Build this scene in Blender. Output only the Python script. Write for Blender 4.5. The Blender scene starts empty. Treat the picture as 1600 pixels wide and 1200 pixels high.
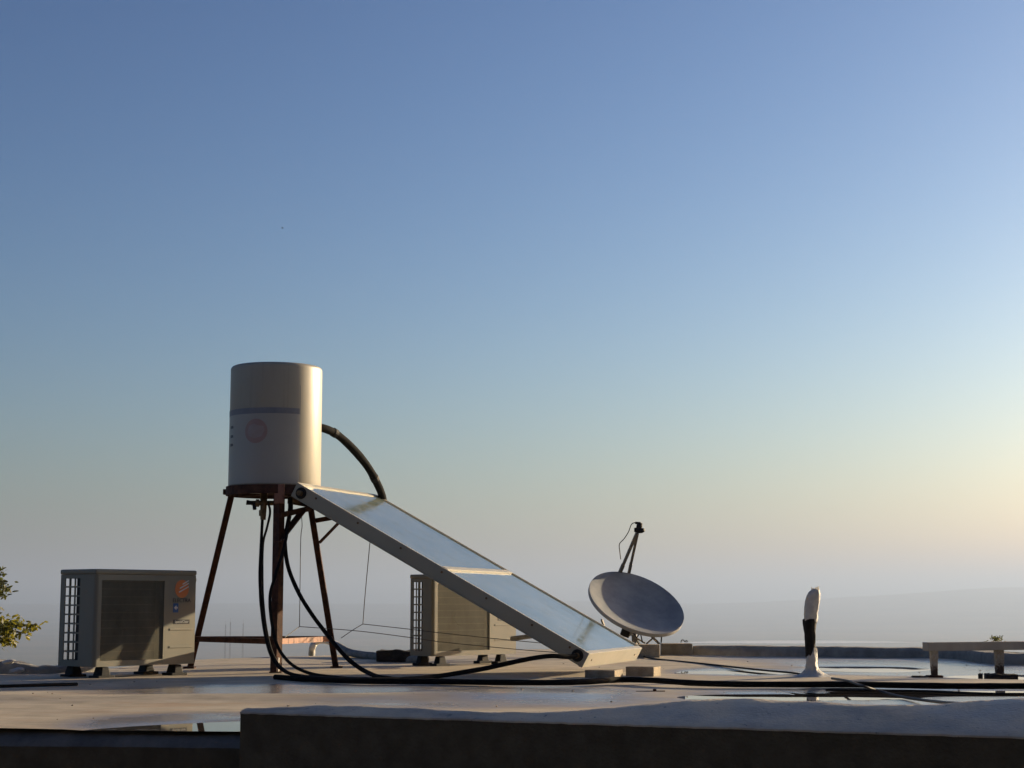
import bpy, bmesh, math, random
from mathutils import Vector, Matrix, noise
R = math.radians
random.seed(7)
scene = bpy.context.scene
col = scene.collection

# ------------------------------------------------------------------ camera
PITCH, F, EYE = R(7.45), 2600.0, 0.431
cam_d = bpy.data.cameras.new("camera")
cam = bpy.data.objects.new("camera", cam_d)
col.objects.link(cam)
cam.location = (0, 0, EYE)
cam.rotation_euler = (R(90) + PITCH, 0, 0)
cam_d.sensor_width = 36
cam_d.lens = F / 1600 * 36
cam_d.clip_start = 0.1
cam_d.clip_end = 200000
scene.camera = cam


def P(u, v, Y):
    """point at depth Y seen at photo position u, v"""
    a, b = (u - 800) / F, (600 - v) / F
    d = Vector((a, math.cos(PITCH) - b * math.sin(PITCH), math.sin(PITCH) + b * math.cos(PITCH)))
    d *= Y / d.y
    return d + Vector((0, 0, EYE))


def G(u, v, z=0.0):
    """point at height z seen at photo position u, v"""
    a, b = (u - 800) / F, (600 - v) / F
    d = Vector((a, math.cos(PITCH) - b * math.sin(PITCH), math.sin(PITCH) + b * math.cos(PITCH)))
    d *= (z - EYE) / d.z
    return d + Vector((0, 0, EYE))


# ------------------------------------------------------------------ light
SUN_AZ, SUN_EL = R(54), R(9.6)          # azimuth right of the view direction
SUN = Vector((math.sin(SUN_AZ) * math.cos(SUN_EL), math.cos(SUN_AZ) * math.cos(SUN_EL), math.sin(SUN_EL)))
ld = bpy.data.lights.new("sun", 'SUN')
ld.energy = 4.4
ld.angle = R(0.53)
ld.color = (1.0, 0.81, 0.54)
lo = bpy.data.objects.new("sun", ld)
col.objects.link(lo)
lo.rotation_euler = SUN.to_track_quat('Z', 'Y').to_euler()
lo.location = (6, 4, 8)

world = bpy.data.worlds.new("World")
scene.world = world
world.use_nodes = True
wn, wl = world.node_tree.nodes, world.node_tree.links
for n in list(wn):
    wn.remove(n)
sky = wn.new('ShaderNodeTexSky')
sky.sky_type = 'NISHITA'
sky.sun_disc = False
sky.sun_elevation = SUN_EL
sky.sun_rotation = SUN_AZ
sky.altitude = 200
sky.air_density = 1.0
sky.dust_density = 1.8
sky.ozone_density = 2.3
bg = wn.new('ShaderNodeBackground')
bg.inputs[1].default_value = 0.0515
wo = wn.new('ShaderNodeOutputWorld')
# per-channel contrast of the sky, as a camera renders it
sep = wn.new('ShaderNodeSeparateColor')
com = wn.new('ShaderNodeCombineColor')
wl.new(sky.outputs[0], sep.inputs[0])
for ch, (power, gain) in enumerate(((1.72, .358), (1.62, .412), (1.50, .550))):
    pw = wn.new('ShaderNodeMath')
    pw.operation = 'POWER'
    pw.inputs[1].default_value = power
    ml = wn.new('ShaderNodeMath')
    ml.operation = 'MULTIPLY'
    ml.inputs[1].default_value = gain
    wl.new(sep.outputs[ch], pw.inputs[0])
    wl.new(pw.outputs[0], ml.inputs[0])
    wl.new(ml.outputs[0], com.inputs[ch])
wl.new(com.outputs[0], bg.inputs[0])
wl.new(bg.outputs[0], wo.inputs[0])

scene.view_settings.view_transform = 'Standard'
scene.view_settings.look = 'None'
scene.view_settings.gamma = 1
scene.view_settings.use_curve_mapping = False
scene.view_settings.exposure = 1.4
scene.cycles.use_denoising = True
scene.cycles.max_bounces = 8
scene.cycles.volume_bounces = 1
scene.cycles.sample_clamp_indirect = 6


# ------------------------------------------------------------------ materials
class Mat:
    def __init__(s, name):
        s.m = bpy.data.materials.new(name)
        s.m.use_nodes = True
        s.n, s.l = s.m.node_tree.nodes, s.m.node_tree.links
        s.b = s.n['Principled BSDF']

    def node(s, t, **k):
        n = s.n.new(t)
        for a, v in k.items():
            setattr(n, a, v)
        return n

    def coord(s, scale=(1, 1, 1), out='Object'):
        c = s.node('ShaderNodeTexCoord')
        mp = s.node('ShaderNodeMapping')
        mp.inputs['Scale'].default_value = scale
        s.l.new(c.outputs[out], mp.inputs[0])
        return mp.outputs[0]

    def noise(s, vec, scale, detail=4, rough=.55):
        t = s.node('ShaderNodeTexNoise')
        t.inputs['Scale'].default_value = scale
        t.inputs['Detail'].default_value = detail
        t.inputs['Roughness'].default_value = rough
        s.l.new(vec, t.inputs['Vector'])
        return t.outputs[0]

    def ramp(s, fac, stops):
        r = s.node('ShaderNodeValToRGB')
        e = r.color_ramp.elements
        while len(e) < len(stops):
            e.new(.5)
        for k, (p, c) in enumerate(stops):
            e[k].position = p
            e[k].color = (*c, 1) if len(c) == 3 else c
        s.l.new(fac, r.inputs[0])
        return r.outputs[0]

    def mix(s, fac, a, b):
        m = s.node('ShaderNodeMix', data_type='RGBA')
        if isinstance(fac, float):
            m.inputs[0].default_value = fac
        else:
            s.l.new(fac, m.inputs[0])
        for i, x in ((6, a), (7, b)):
            if isinstance(x, tuple):
                m.inputs[i].default_value = (*x, 1)
            else:
                s.l.new(x, m.inputs[i])
        return m.outputs[2]

    def bump(s, h, strength=.3, dist=.01):
        b = s.node('ShaderNodeBump')
        b.inputs['Strength'].default_value = strength
        b.inputs['Distance'].default_value = dist
        s.l.new(h, b.inputs['Height'])
        s.l.new(b.outputs[0], s.b.inputs['Normal'])


def painted(name, c1, c2, rough=.5, scale=6.0, metallic=0.0, bump=0.0, streak=(1, 1, 1), spec=.5, lo=.35, hi=.7):
    M = Mat(name)
    v = M.coord(streak)
    n = M.noise(v, scale, 6, .6)
    M.l.new(M.ramp(n, [(lo, c1), (hi, c2)]), M.b.inputs['Base Color'])
    M.b.inputs['Roughness'].default_value = rough
    M.b.inputs['Metallic'].default_value = metallic
    M.b.inputs['Specular IOR Level'].default_value = spec
    if bump:
        M.bump(M.noise(v, scale * 8, 4), bump, .01)
    return M.m


def rusty(name, base, base2, rust, amount=.5, rough=.65, scale=14.0, streak=(1, 1, .35)):
    M = Mat(name)
    v = M.coord(streak)
    n1 = M.noise(v, scale, 6, .65)
    n2 = M.noise(v, scale * .3, 3)
    c = M.ramp(n2, [(.35, base), (.65, base2)])
    f = M.ramp(n1, [(amount, (0, 0, 0)), (amount + .12, (1, 1, 1))])
    M.l.new(M.mix(f, c, rust), M.b.inputs['Base Color'])
    M.b.inputs['Roughness'].default_value = rough
    M.b.inputs['Specular IOR Level'].default_value = .25
    M.bump(n1, .25, .004)
    return M.m


m_cream = painted('cream_painted_steel', (.18, .165, .12), (.21, .195, .145), .5, 3, streak=(1, 1, .4))
m_cream_dirty = painted('weathered_cream_paint', (.16, .15, .105), (.24, .225, .165), .7, 9, streak=(1, 1, .5), bump=.05)
m_coil = painted('dark_coil_fins', (.012, .013, .014), (.03, .03, .03), .6, 40)
m_black = painted('black_rubber', (.008, .008, .008), (.018, .017, .016), .7, 12, spec=.25)
m_hose = painted('black_hose_foam', (.006, .006, .006), (.012, .0115, .011), .9, 30, bump=.15, spec=.12)
m_tank = Mat('white_tank_enamel')
_v = m_tank.coord((1, 1, .5))
_n = m_tank.noise(_v, 2.5, 6, .6)
_st = m_tank.noise(m_tank.coord((22, 22, .9)), 1.0, 4, .6)
_c = m_tank.ramp(_n, [(.35, (.31, .285, .22)), (.7, (.345, .322, .258))])
_f = m_tank.ramp(_st, [(.56, (0, 0, 0)), (.74, (.55, .55, .55))])
m_tank.l.new(m_tank.mix(_f, _c, (.20, .185, .155)), m_tank.b.inputs['Base Color'])
m_tank.b.inputs['Roughness'].default_value = .45
m_tank.bump(m_tank.noise(_v, 1.6, 3), .25, .02)
m_tank = m_tank.m
m_tank_label = painted('white_label_film', (.318, .305, .265), (.348, .335, .295), .40, 2)
m_band = painted('blue_grey_tape', (.15, .155, .175), (.19, .195, .21), .5, 20)
m_rust = painted('rusty_steel', (.030, .014, .010), (.10, .043, .024), .8, 20, bump=.3, spec=.2)
m_rust_paint = rusty('red_oxide_paint', (.27, .12, .075), (.34, .17, .11), (.08, .030, .018), .50)
m_alu = painted('aluminium_frame', (.315, .295, .215), (.375, .35, .255), .5, 5, metallic=.0, streak=(.3, 1, 1))
m_alu_bright = painted('cream_anodised_edge', (.32, .305, .25), (.37, .35, .295), .45, 7)
m_concrete = painted('concrete_block', (.24, .20, .14), (.40, .34, .25), .9, 11, bump=.5, spec=.2)
m_brass = painted('tarnished_brass', (.10, .065, .03), (.22, .14, .06), .5, 25, metallic=.6)
m_wire = painted('grey_wire', (.03, .03, .03), (.06, .055, .05), .6, 20)
m_grey_pipe = painted('grey_insulation', (.16, .155, .14), (.27, .26, .235), .8, 18, bump=.3)
m_white_pipe = painted('white_pvc', (.52, .50, .46), (.62, .60, .55), .45, 8)
m_dish = Mat('dish_paint')
_v = m_dish.coord((1, 1, 1))
_n = m_dish.noise(_v, 5, 6, .65)
_n2 = m_dish.noise(_v, 60, 2)
_c = m_dish.ramp(_n, [(.38, (.245, .25, .24)), (.62, (.35, .345, .32))])
_f = m_dish.ramp(_n2, [(.70, (0, 0, 0)), (.76, (.8, .8, .8))])
m_dish.l.new(m_dish.mix(_f, _c, (.06, .07, .08)), m_dish.b.inputs['Base Color'])
m_dish.b.inputs['Roughness'].default_value = .55
m_dish = m_dish.m
m_dish_arm = painted('dull_grey_steel', (.12, .105, .085), (.20, .18, .145), .55, 25)
m_wrap = painted('white_roof_coating', (.50, .48, .42), (.64, .62, .56), .6, 30, bump=.6)
m_tar = painted('black_bitumen', (.008, .0075, .007), (.018, .016, .014), .7, 40, bump=.6, spec=.2)
m_beam = rusty('worn_cream_beam', (.33, .30, .25), (.42, .39, .33), (.10, .055, .03), .66, scale=22)
m_leg_rusty = Mat('cream_leg_rusted_foot')
_c = m_leg_rusty.node('ShaderNodeTexCoord')
_s = m_leg_rusty.node('ShaderNodeSeparateXYZ')
m_leg_rusty.l.new(_c.outputs['Object'], _s.inputs[0])
_n = m_leg_rusty.noise(_c.outputs['Object'], 45, 5, .7)
_m = m_leg_rusty.node('ShaderNodeMath', operation='MULTIPLY_ADD')
_m.inputs[1].default_value = .11
m_leg_rusty.l.new(_n, _m.inputs[0])
m_leg_rusty.l.new(_s.outputs['Z'], _m.inputs[2])
_f = m_leg_rusty.ramp(_m.outputs[0], [(.10, (1, 1, 1)), (.125, (0, 0, 0))])
_cc = m_leg_rusty.ramp(_n, [(.35, (.30, .25, .17)), (.65, (.46, .42, .34))])
m_leg_rusty.l.new(m_leg_rusty.mix(_f, _cc, (.055, .028, .016)), m_leg_rusty.b.inputs['Base Color'])
m_leg_rusty.b.inputs['Roughness'].default_value = .7
m_leg_rusty = m_leg_rusty.m
m_plaster = painted('white_plaster', (.50, .49, .45), (.60, .58, .53), .8, 30)
m_rag = painted('dark_rotten_felt', (.018, .014, .011), (.05, .038, .028), .9, 25, bump=.6)
m_orange = painted('orange_print', (.55, .15, .03), (.60, .17, .04), .4, 20)
m_ink = painted('dark_print', (.015, .015, .018), (.025, .025, .028), .4, 20)
m_blue = painted('blue_sticker', (.012, .07, .22), (.016, .085, .26), .35, 20)
m_white_ink = painted('white_print', (.52, .52, .50), (.60, .60, .57), .4, 20)
m_faded_red = painted('faded_red_print', (.30, .20, .175), (.325, .225, .195), .4, 18)
m_faded_pink = painted('faded_pink_print', (.31, .245, .215), (.325, .27, .245), .4, 18)
m_bark = painted('bark', (.06, .045, .03), (.12, .09, .065), .9, 12, bump=.6)


def leaf_mat(name, c1, c2):
    M = Mat(name)
    v = M.coord()
    M.l.new(M.ramp(M.noise(v, 3, 3), [(.4, c1), (.62, c2)]), M.b.inputs['Base Color'])
    M.b.inputs['Roughness'].default_value = .55
    t = M.node('ShaderNodeBsdfTranslucent')
    t.inputs[0].default_value = (c2[0] * 1.6, c2[1] * 1.6, c2[2] * 1.2, 1)
    mx = M.node('ShaderNodeMixShader')
    mx.inputs[0].default_value = .4
    out = M.n['Material Output']
    M.l.new(M.b.outputs[0], mx.inputs[1])
    M.l.new(t.outputs[0], mx.inputs[2])
    M.l.new(mx.outputs[0], out.inputs[0])
    return M.m


m_leaf = leaf_mat('autumn_leaves', (.055, .085, .012), (.14, .125, .016))
m_leaf_dark = leaf_mat('dark_leaves', (.03, .04, .012), (.06, .065, .02))

# glass over a dark absorber
Mg = Mat('collector_glass')
_v = Mg.coord()
_n = Mg.noise(_v, 2.2, 5, .6)
Mg.l.new(Mg.ramp(_n, [(.35, (.115, .145, .125)), (.7, (.185, .215, .19))]), Mg.b.inputs['Base Color'])
_dr = Mg.noise(Mg.coord((9, 9, 2.5)), 1.0, 6, .65)
Mg.l.new(Mg.ramp(_dr, [(.35, (.05, .05, .05)), (.72, (.26, .26, .26))]), Mg.b.inputs['Roughness'])
Mg.b.inputs['IOR'].default_value = 2.1
m_glass = Mg.m


# ------------------------------------------------------------------ mesh helpers
class MB:
    """collects shapes in world (or thing-local) coordinates; build() links them as one mesh object"""

    def __init__(s):
        s.bm = bmesh.new()

    def add(s, verts, faces):
        vs = [s.bm.verts.new(v) for v in verts]
        for f in faces:
            try:
                s.bm.faces.new([vs[i] for i in f])
            except ValueError:
                pass
        return vs

    def box(s, c, size, M=None, bevel=0.0, taper=(1, 1), segs=2):
        """centre, size; optional 3x3 orientation; taper scales the top"""
        t = bmesh.new()
        hx, hy, hz = size[0] / 2, size[1] / 2, size[2] / 2
        co = []
        for z in (-1, 1):
            k = taper if z > 0 else (1, 1)
            for x, y in ((-1, -1), (1, -1), (1, 1), (-1, 1)):
                co.append(Vector((x * hx * k[0], y * hy * k[1], z * hz)))
        vs = [t.verts.new(c_) for c_ in co]
        for f in ((3, 2, 1, 0), (4, 5, 6, 7), (0, 1, 5, 4), (1, 2, 6, 5), (2, 3, 7, 6), (3, 0, 4, 7)):
            t.faces.new([vs[i] for i in f])
        if bevel:
            bmesh.ops.bevel(t, geom=list(t.edges), offset=bevel, segments=segs, profile=.6, affect='EDGES')
        s.merge(t, c, M)

    def merge(s, t, c=(0, 0, 0), M=None):
        c = Vector(c)
        mp = {}
        for v in t.verts:
            q = (M @ v.co) if M else v.co
            mp[v] = s.bm.verts.new(q + c)
        for f in t.faces:
            try:
                s.bm.faces.new([mp[v] for v in f.verts])
            except ValueError:
                pass
        t.free()

    def bar(s, a, b, w, d, up=Vector((0, 0, 1)), bevel=0.0):
        """rectangular bar from a to b"""
        a, b = Vector(a), Vector(b)
        z = (b - a).normalized()
        x = up.cross(z)
        if x.length < 1e-4:
            x = Vector((1, 0, 0)).cross(z)
        x.normalize()
        y = z.cross(x)
        M = Matrix((x, y, z)).transposed()
        s.box((a + b) / 2, (w, d, (b - a).length), M, bevel)

    def angle_bar(s, a, b, w, th, xdir):
        """L-profile from a to b; xdir points along one flange"""
        a, b = Vector(a), Vector(b)
        z = (b - a).normalized()
        x = Vector(xdir)
        x = (x - z * x.dot(z)).normalized()
        y = z.cross(x)
        prof = [(0, 0), (w, 0), (w, th), (th, th), (th, w), (0, w)]
        vs = [a + x * p + y * q for p, q in prof] + [b + x * p + y * q for p, q in prof]
        n = 6
        s.add(vs, [tuple(range(n - 1, -1, -1)), tuple(range(n, 2 * n))] + [(i, (i + 1) % n, n + (i + 1) % n, n + i) for i in range(n)])

    def tube(s, pts, r, n=10, cap=True):
        pts = [Vector(p) for p in pts]
        rr = r if isinstance(r, (list, tuple)) else [r] * len(pts)
        prev = None
        rings = []
        for i, p in enumerate(pts):
            t = (pts[min(i + 1, len(pts) - 1)] - pts[max(i - 1, 0)]).normalized()
            if prev is None:
                ref = Vector((0, 0, 1)) if abs(t.z) < .9 else Vector((1, 0, 0))
                x = ref.cross(t).normalized()
            else:
                x = (prev - t * prev.dot(t)).normalized()
            prev = x
            y = t.cross(x)
            rings.append([s.bm.verts.new(p + (x * math.cos(2 * math.pi * k / n) + y * math.sin(2 * math.pi * k / n)) * rr[i]) for k in range(n)])
        for a, b in zip(rings, rings[1:]):
            for k in range(n):
                s.bm.faces.new((a[k], a[(k + 1) % n], b[(k + 1) % n], b[k]))
        if cap:
            s.bm.faces.new(rings[0][::-1])
            s.bm.faces.new(rings[-1])

    def lathe(s, prof, c=(0, 0, 0), n=48, M=None, closed=False):
        """profile of (r, z) about the z axis"""
        t = bmesh.new()
        rings = []
        for r, z in prof:
            if r < 1e-6:
                rings.append([t.verts.new((0, 0, z))])
            else:
                rings.append([t.verts.new((r * math.cos(2 * math.pi * k / n), r * math.sin(2 * math.pi * k / n), z)) for k in range(n)])
        prs = list(zip(rings, rings[1:]))
        if closed:
            prs.append((rings[-1], rings[0]))
        for a, b in prs:
            for k in range(n):
                k2 = (k + 1) % n
                if len(a) == 1 and len(b) == 1:
                    continue
                if len(a) == 1:
                    t.faces.new((a[0], b[k2], b[k]))
                elif len(b) == 1:
                    t.faces.new((a[k], a[k2], b[0]))
                else:
                    t.faces.new((a[k], a[k2], b[k2], b[k]))
        s.merge(t, c, M)

    def prism(s, poly, z0, z1, M=None, c=(0, 0, 0)):
        """polygon in xy extruded z0..z1"""
        t = bmesh.new()
        n = len(poly)
        lo = [t.verts.new((x, y, z0)) for x, y in poly]
        hi = [t.verts.new((x, y, z1)) for x, y in poly]
        t.faces.new(lo[::-1])
        t.faces.new(hi)
        for i in range(n):
            t.faces.new((lo[i], lo[(i + 1) % n], hi[(i + 1) % n], hi[i]))
        s.merge(t, c, M)

    def build(s, name, mat, parent=None, smooth=None):
        bmesh.ops.recalc_face_normals(s.bm, faces=list(s.bm.faces))
        org = ORG.get(parent.name, Vector((0, 0, 0))) if parent else getattr(s, 'origin', Vector((0, 0, 0)))
        org = Vector(org)
        if org.length:
            bmesh.ops.translate(s.bm, verts=list(s.bm.verts), vec=-org)
        me = bpy.data.meshes.new(name)
        s.bm.to_mesh(me)
        s.bm.free()
        for m in (mat if isinstance(mat, list) else [mat]):
            me.materials.append(m)
        o = bpy.data.objects.new(name, me)
        col.objects.link(o)
        if parent:
            o.parent = parent
            ORG[o.name] = org
        else:
            o.location = org
            ORG[o.name] = org
        if smooth is not None:
            me.shade_smooth()
            me.set_sharp_from_angle(angle=R(smooth))
        return o


ORG = {}


def thing(name, label, cat, loc, rotz=0.0, group=None, local=False):
    o = bpy.data.objects.new(name, None)
    o.empty_display_size = .1
    col.objects.link(o)
    o.location = loc
    o.rotation_euler = (0, 0, rotz)
    ORG[o.name] = Vector((0, 0, 0)) if local else Vector(loc)
    o['label'] = label
    o['category'] = cat
    if group:
        o['group'] = group
    return o


def tag(o, label, cat, group=None, kind=None):
    o['label'] = label
    o['category'] = cat
    if group:
        o['group'] = group
    if kind:
        o['kind'] = kind
    return o


def structure(o):
    o['kind'] = 'structure'
    return o


def smooth_path(pts, k=6):
    """Catmull-Rom through the points"""
    pts = [Vector(p) for p in pts]
    q = [pts[0] * 2 - pts[1]] + pts + [pts[-1] * 2 - pts[-2]]
    out = []
    for i in range(1, len(q) - 2):
        p0, p1, p2, p3 = q[i - 1:i + 3]
        for j in range(k):
            t = j / k
            out.append(.5 * ((2 * p1) + (p2 - p0) * t + (2 * p0 - 5 * p1 + 4 * p2 - p3) * t * t + (3 * p1 - p0 - 3 * p2 + p3) * t ** 3))
    out.append(pts[-1])
    return out


def text_mesh(body, size, depth=.001):
    cu = bpy.data.curves.new('lettering', 'FONT')
    cu.body = body
    cu.size = size
    cu.extrude = depth / 2
    cu.align_x = 'CENTER'
    cu.align_y = 'CENTER'
    o = bpy.data.objects.new('lettering', cu)
    col.objects.link(o)
    dg = bpy.context.evaluated_depsgraph_get()
    me = bpy.data.meshes.new_from_object(o.evaluated_get(dg))
    bpy.data.objects.remove(o)
    bm = bmesh.new()
    bm.from_mesh(me)
    bpy.data.meshes.remove(me)
    return bm


# ------------------------------------------------------------------ ground level of the roof
PUDDLES = []   # (centre, half length, half width, angle) filled below


def roof_z(x, y):
    z = .010 * noise.noise(Vector((x * .55 + 3.1, y * .9, 0))) + .004 * noise.noise(Vector((x * 1.9, y * 2.6, 5)))
    # a soft swell crossing the front left of the roof
    z += .021 * math.exp(-((y - 7.75 - .10 * x - .05 * math.sin(x * 1.4)) / .24) ** 2) * (1 / (1 + math.exp((x - .4) * 4)))
    for (cx, cy, a, b, ang) in PUDDLES:
        dx, dy = x - cx, y - cy
        u, w = dx * math.cos(ang) + dy * math.sin(ang), -dx * math.sin(ang) + dy * math.cos(ang)
        d = math.sqrt((u / a) ** 2 + (w / b) ** 2)
        if d < 1.5:
            k = min(1, max(0, (1.5 - d) / .9))
            k = k * k * (3 - 2 * k)
            z = z * (1 - k) + (-.010 + .004 * noise.noise(Vector((x * 2.2, y * 5.0, 8)))) * k
    return z


def add_puddle(u0, v0, u1, v1, wf=.5, ang=0.0):
    a, b = G((u0 + u1) / 2, v0), G((u0 + u1) / 2, v1)
    cy = (a.y + b.y) / 2
    cx = (u0 + u1 - 1600) / 2 / F * cy
    PUDDLES.append((cx, cy, (u1 - u0) / 2 / F * cy, abs(a.y - b.y) / 2, ang))


PUDDLES.append((-1.00, 5.96, .50, .20, R(38)))   # wedge behind the low front wall
WET = []
for (u0, v0, u1, v1, st) in ((1150, 1026, 1660, 1066, .5), (540, 1066, 1090, 1108, .45), (980, 1070, 1800, 1108, .55), (1020, 1040, 1270, 1060, .5),
                             (60, 1066, 840, 1094, .5), (330, 1086, 900, 1112, .3), (1080, 1022, 1420, 1040, .3), (60, 1110, 500, 1150, .4)):
    _a, _b = G((u0 + u1) / 2, v0), G((u0 + u1) / 2, v1)
    _cy = (_a.y + _b.y) / 2
    WET.append(((u0 + u1 - 1600) / 2 / F * _cy, _cy, (u1 - u0) / 2 / F * _cy, abs(_a.y - _b.y) / 2, st))
add_puddle(1285, 1077, 1720, 1087)          # bright one in front of the rack
add_puddle(1060, 1083, 1420, 1092)          # one in front of the vent pipe
add_puddle(1075, 1047.5, 1225, 1052.5)          # between vent pipe and collector
add_puddle(1260, 1040, 1430, 1048)          # big one behind the vent pipe
add_puddle(1500, 1054, 1700, 1061)          # by the rack feet

# ================================================================== SETTING
# ---- roof outline
BACK = [(-12, 10.35), (-2.75, 10.08), (-2.40, 12.6), (-1.15, 14.2), (-.90, 15.2), (1.30, 15.4), (1.45, 13.60),
        (2.9, 13.05), (3.35, 12.9), (3.45, 11.75), (6, 11.3), (12, 10.6)]
WL = Vector((-.874, 5.45))      # right-hand front wall: ends of its front top edge
WR = Vector((1.366, 4.44))
WD = (WR - WL).normalized()


def lerp_tab(tab, x):
    if x <= tab[0][0]:
        return tab[0][1]
    for (x0, y0), (x1, y1) in zip(tab, tab[1:]):
        if x <= x1:
            return y0 + (y1 - y0) * (x - x0) / (x1 - x0)
    return tab[-1][1]


def wall_front_y(x):
    return WL.y + (x - WL.x) * WD.y / WD.x


def low_wall_y(x):
    return 5.70 - .10 * (x + .9)


def front_y(x):
    if x < -.86:
        return low_wall_y(x) + .01
    return wall_front_y(x) + .22


# ---- roof surface
m_roof = Mat('roof_coating')
_v = m_roof.coord((1, 1, 1))
_big = m_roof.noise(m_roof.coord((.55, 1.0, 1)), 1.1, 5, .6)
_mid = m_roof.noise(m_roof.coord((1, 1.6, 1)), 4.5, 6, .65)
_fine = m_roof.noise(_v, 70, 3)
_c1 = m_roof.ramp(_mid, [(.30, (.31, .262, .185)), (.52, (.465, .395, .28)), (.72, (.56, .485, .36))])
_at = m_roof.node('ShaderNodeAttribute', attribute_name='wet')
_add = m_roof.node('ShaderNodeMath', operation='MULTIPLY_ADD')
_add.inputs[1].default_value = .55
m_roof.l.new(_big, _add.inputs[0])
m_roof.l.new(_at.outputs['Fac'], _add.inputs[2])
_add2 = m_roof.node('ShaderNodeMath', operation='MULTIPLY_ADD')
_add2.inputs[1].default_value = .35
m_roof.l.new(_mid, _add2.inputs[0])
m_roof.l.new(_add.outputs[0], _add2.inputs[2])
_wet = m_roof.ramp(_add2.outputs[0], [(.50, (0, 0, 0)), (.78, (1, 1, 1))])
_stn = m_roof.ramp(m_roof.noise(m_roof.coord((.7, 1.5, 1)), 2.3, 6, .7), [(.52, (0, 0, 0)), (.66, (.7, .7, .7))])
_c1 = m_roof.mix(_stn, _c1, (.40, .265, .15))
_drk = m_roof.ramp(m_roof.noise(m_roof.coord((.5, 2.2, 1)), 3.7, 7, .72), [(.57, (0, 0, 0)), (.70, (.6, .6, .6))])
_c1 = m_roof.mix(_drk, _c1, (.20, .175, .15))
_c2 = m_roof.mix(_wet, _c1, (.25, .215, .18))
m_roof.l.new(_c2, m_roof.b.inputs['Base Color'])
_r = m_roof.ramp(_wet, [(0, (.75, .75, .75)), (1, (.20, .20, .20))])
m_roof.l.new(_r, m_roof.b.inputs['Roughness'])
m_roof.bump(_fine, .25, .003)
m_roof = m_roof.m

mb = MB()
NX, NY = 300, 230
xs = [-11.5 + 23 * i / NX for i in range(NX + 1)]
rows = []
for x in xs:
    y0, y1 = front_y(x), lerp_tab(BACK, x)
    colv = []
    for j in range(NY + 1):
        t = j / NY
        y = y0 + (y1 - y0) * t ** 1.25
        colv.append(mb.bm.verts.new((x, y, roof_z(x, y))))
    # thin edge
    colv.append(mb.bm.verts.new((x, y1 + .005, -.16)))
    rows.append(colv)
for a, b in zip(rows, rows[1:]):
    for j in range(NY + 1):
        mb.bm.faces.new((a[j], b[j], b[j + 1], a[j + 1]))
rf = structure(mb.build('roof', m_roof, smooth=40))
wa = rf.data.attributes.new('wet', 'FLOAT', 'POINT')
for i, vv in enumerate(rf.data.vertices):
    w = 0.0
    for (cx, cy, a, b, st) in WET:
        d = math.sqrt(((vv.co.x - cx) / a) ** 2 + ((vv.co.y - cy) / b) ** 2)
        w = max(w, st * max(0, 1 - d * d))
    wa.data[i].value = w

# ---- puddles: level sheets of water lying in the hollows of the roof
Mw = Mat('puddle_water')
Mw.b.inputs['Base Color'].default_value = (.05, .045, .04, 1)
Mw.b.inputs['Roughness'].default_value = .015
Mw.b.inputs['IOR'].default_value = 1.33
for ip, (cx, cy, a, b, ang) in enumerate(PUDDLES):
    mb = MB()
    n = 40
    pts = []
    for k in range(n):
        t = 2 * math.pi * k / n
        u, w = 1.3 * a * math.cos(t), 1.3 * b * math.sin(t)
        x, y = cx + u * math.cos(ang) - w * math.sin(ang), cy + u * math.sin(ang) + w * math.cos(ang)
        y = max(y, front_y(x) + .002)
        pts.append((x, y, -.0035 - .0003 * ip))
    mb.add(pts, [tuple(range(n))])
    structure(mb.build('puddle', Mw.m))

# ---- the building below
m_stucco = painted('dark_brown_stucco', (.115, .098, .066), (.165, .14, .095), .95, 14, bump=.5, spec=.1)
m_coping = Mat('damp_grey_coping')
_v = m_coping.coord()
_n = m_coping.noise(_v, 5, 7, .65)
_n2 = m_coping.noise(_v, 90, 3)
_n3 = m_coping.noise(m_coping.coord((1, 1, 1)), 1.7, 5, .7)
_cc = m_coping.ramp(_n, [(.32, (.46, .38, .26)), (.5, (.70, .585, .40)), (.68, (.80, .68, .48))])
_sp = m_coping.ramp(m_coping.noise(_v, 38, 3, .6), [(.66, (0, 0, 0)), (.72, (1, 1, 1))])
_cc = m_coping.mix(_sp, _cc, (.16, .145, .12))
_ds = m_coping.ramp(_n3, [(.46, (0, 0, 0)), (.60, (.75, .75, .75))])
m_coping.l.new(m_coping.mix(_ds, _cc, (.36, .32, .25)), m_coping.b.inputs['Base Color'])
m_coping.l.new(m_coping.ramp(_n, [(.4, (.38, .38, .38)), (.65, (.75, .75, .75))]), m_coping.b.inputs['Roughness'])
m_coping.bump(_n2, .4, .006)
m_coping = m_coping.m
m_dark_coping = painted('dark_low_wall_coping', (.10, .092, .075), (.22, .20, .16), .6, 7, bump=.5)  # low wall's coping, darker than the coping of the wall beside it
m_kerb = painted('grey_kerb_concrete', (.22, .215, .195), (.38, .365, .32), .9, 9, bump=.5, spec=.2)
m_facade = painted('pale_facade_render', (.38, .34, .28), (.45, .41, .34), .9, 3, bump=.2)

ins = [(x, y - .03) for x, y in BACK]
outline = [(-11.4, 5.60)] + [(-.88, 5.60), (-.80, 5.50), (12, -.25)][0:2]
poly = [(-11.3, 5.9), (-.8, 5.9), (1.5, 4.9), (5.0, 3.3), (11.3, 2.0)] + [(min(max(x, -11.3), 11.3), y) for x, y in reversed(ins)]
mb = MB()
mb.prism(poly, -4.0, -.17)
bld = thing('building', 'building whose flat tan roof carries the whole installation', 'building', (0, 9, -4))
mb.build('wall', m_facade, bld)

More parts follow.
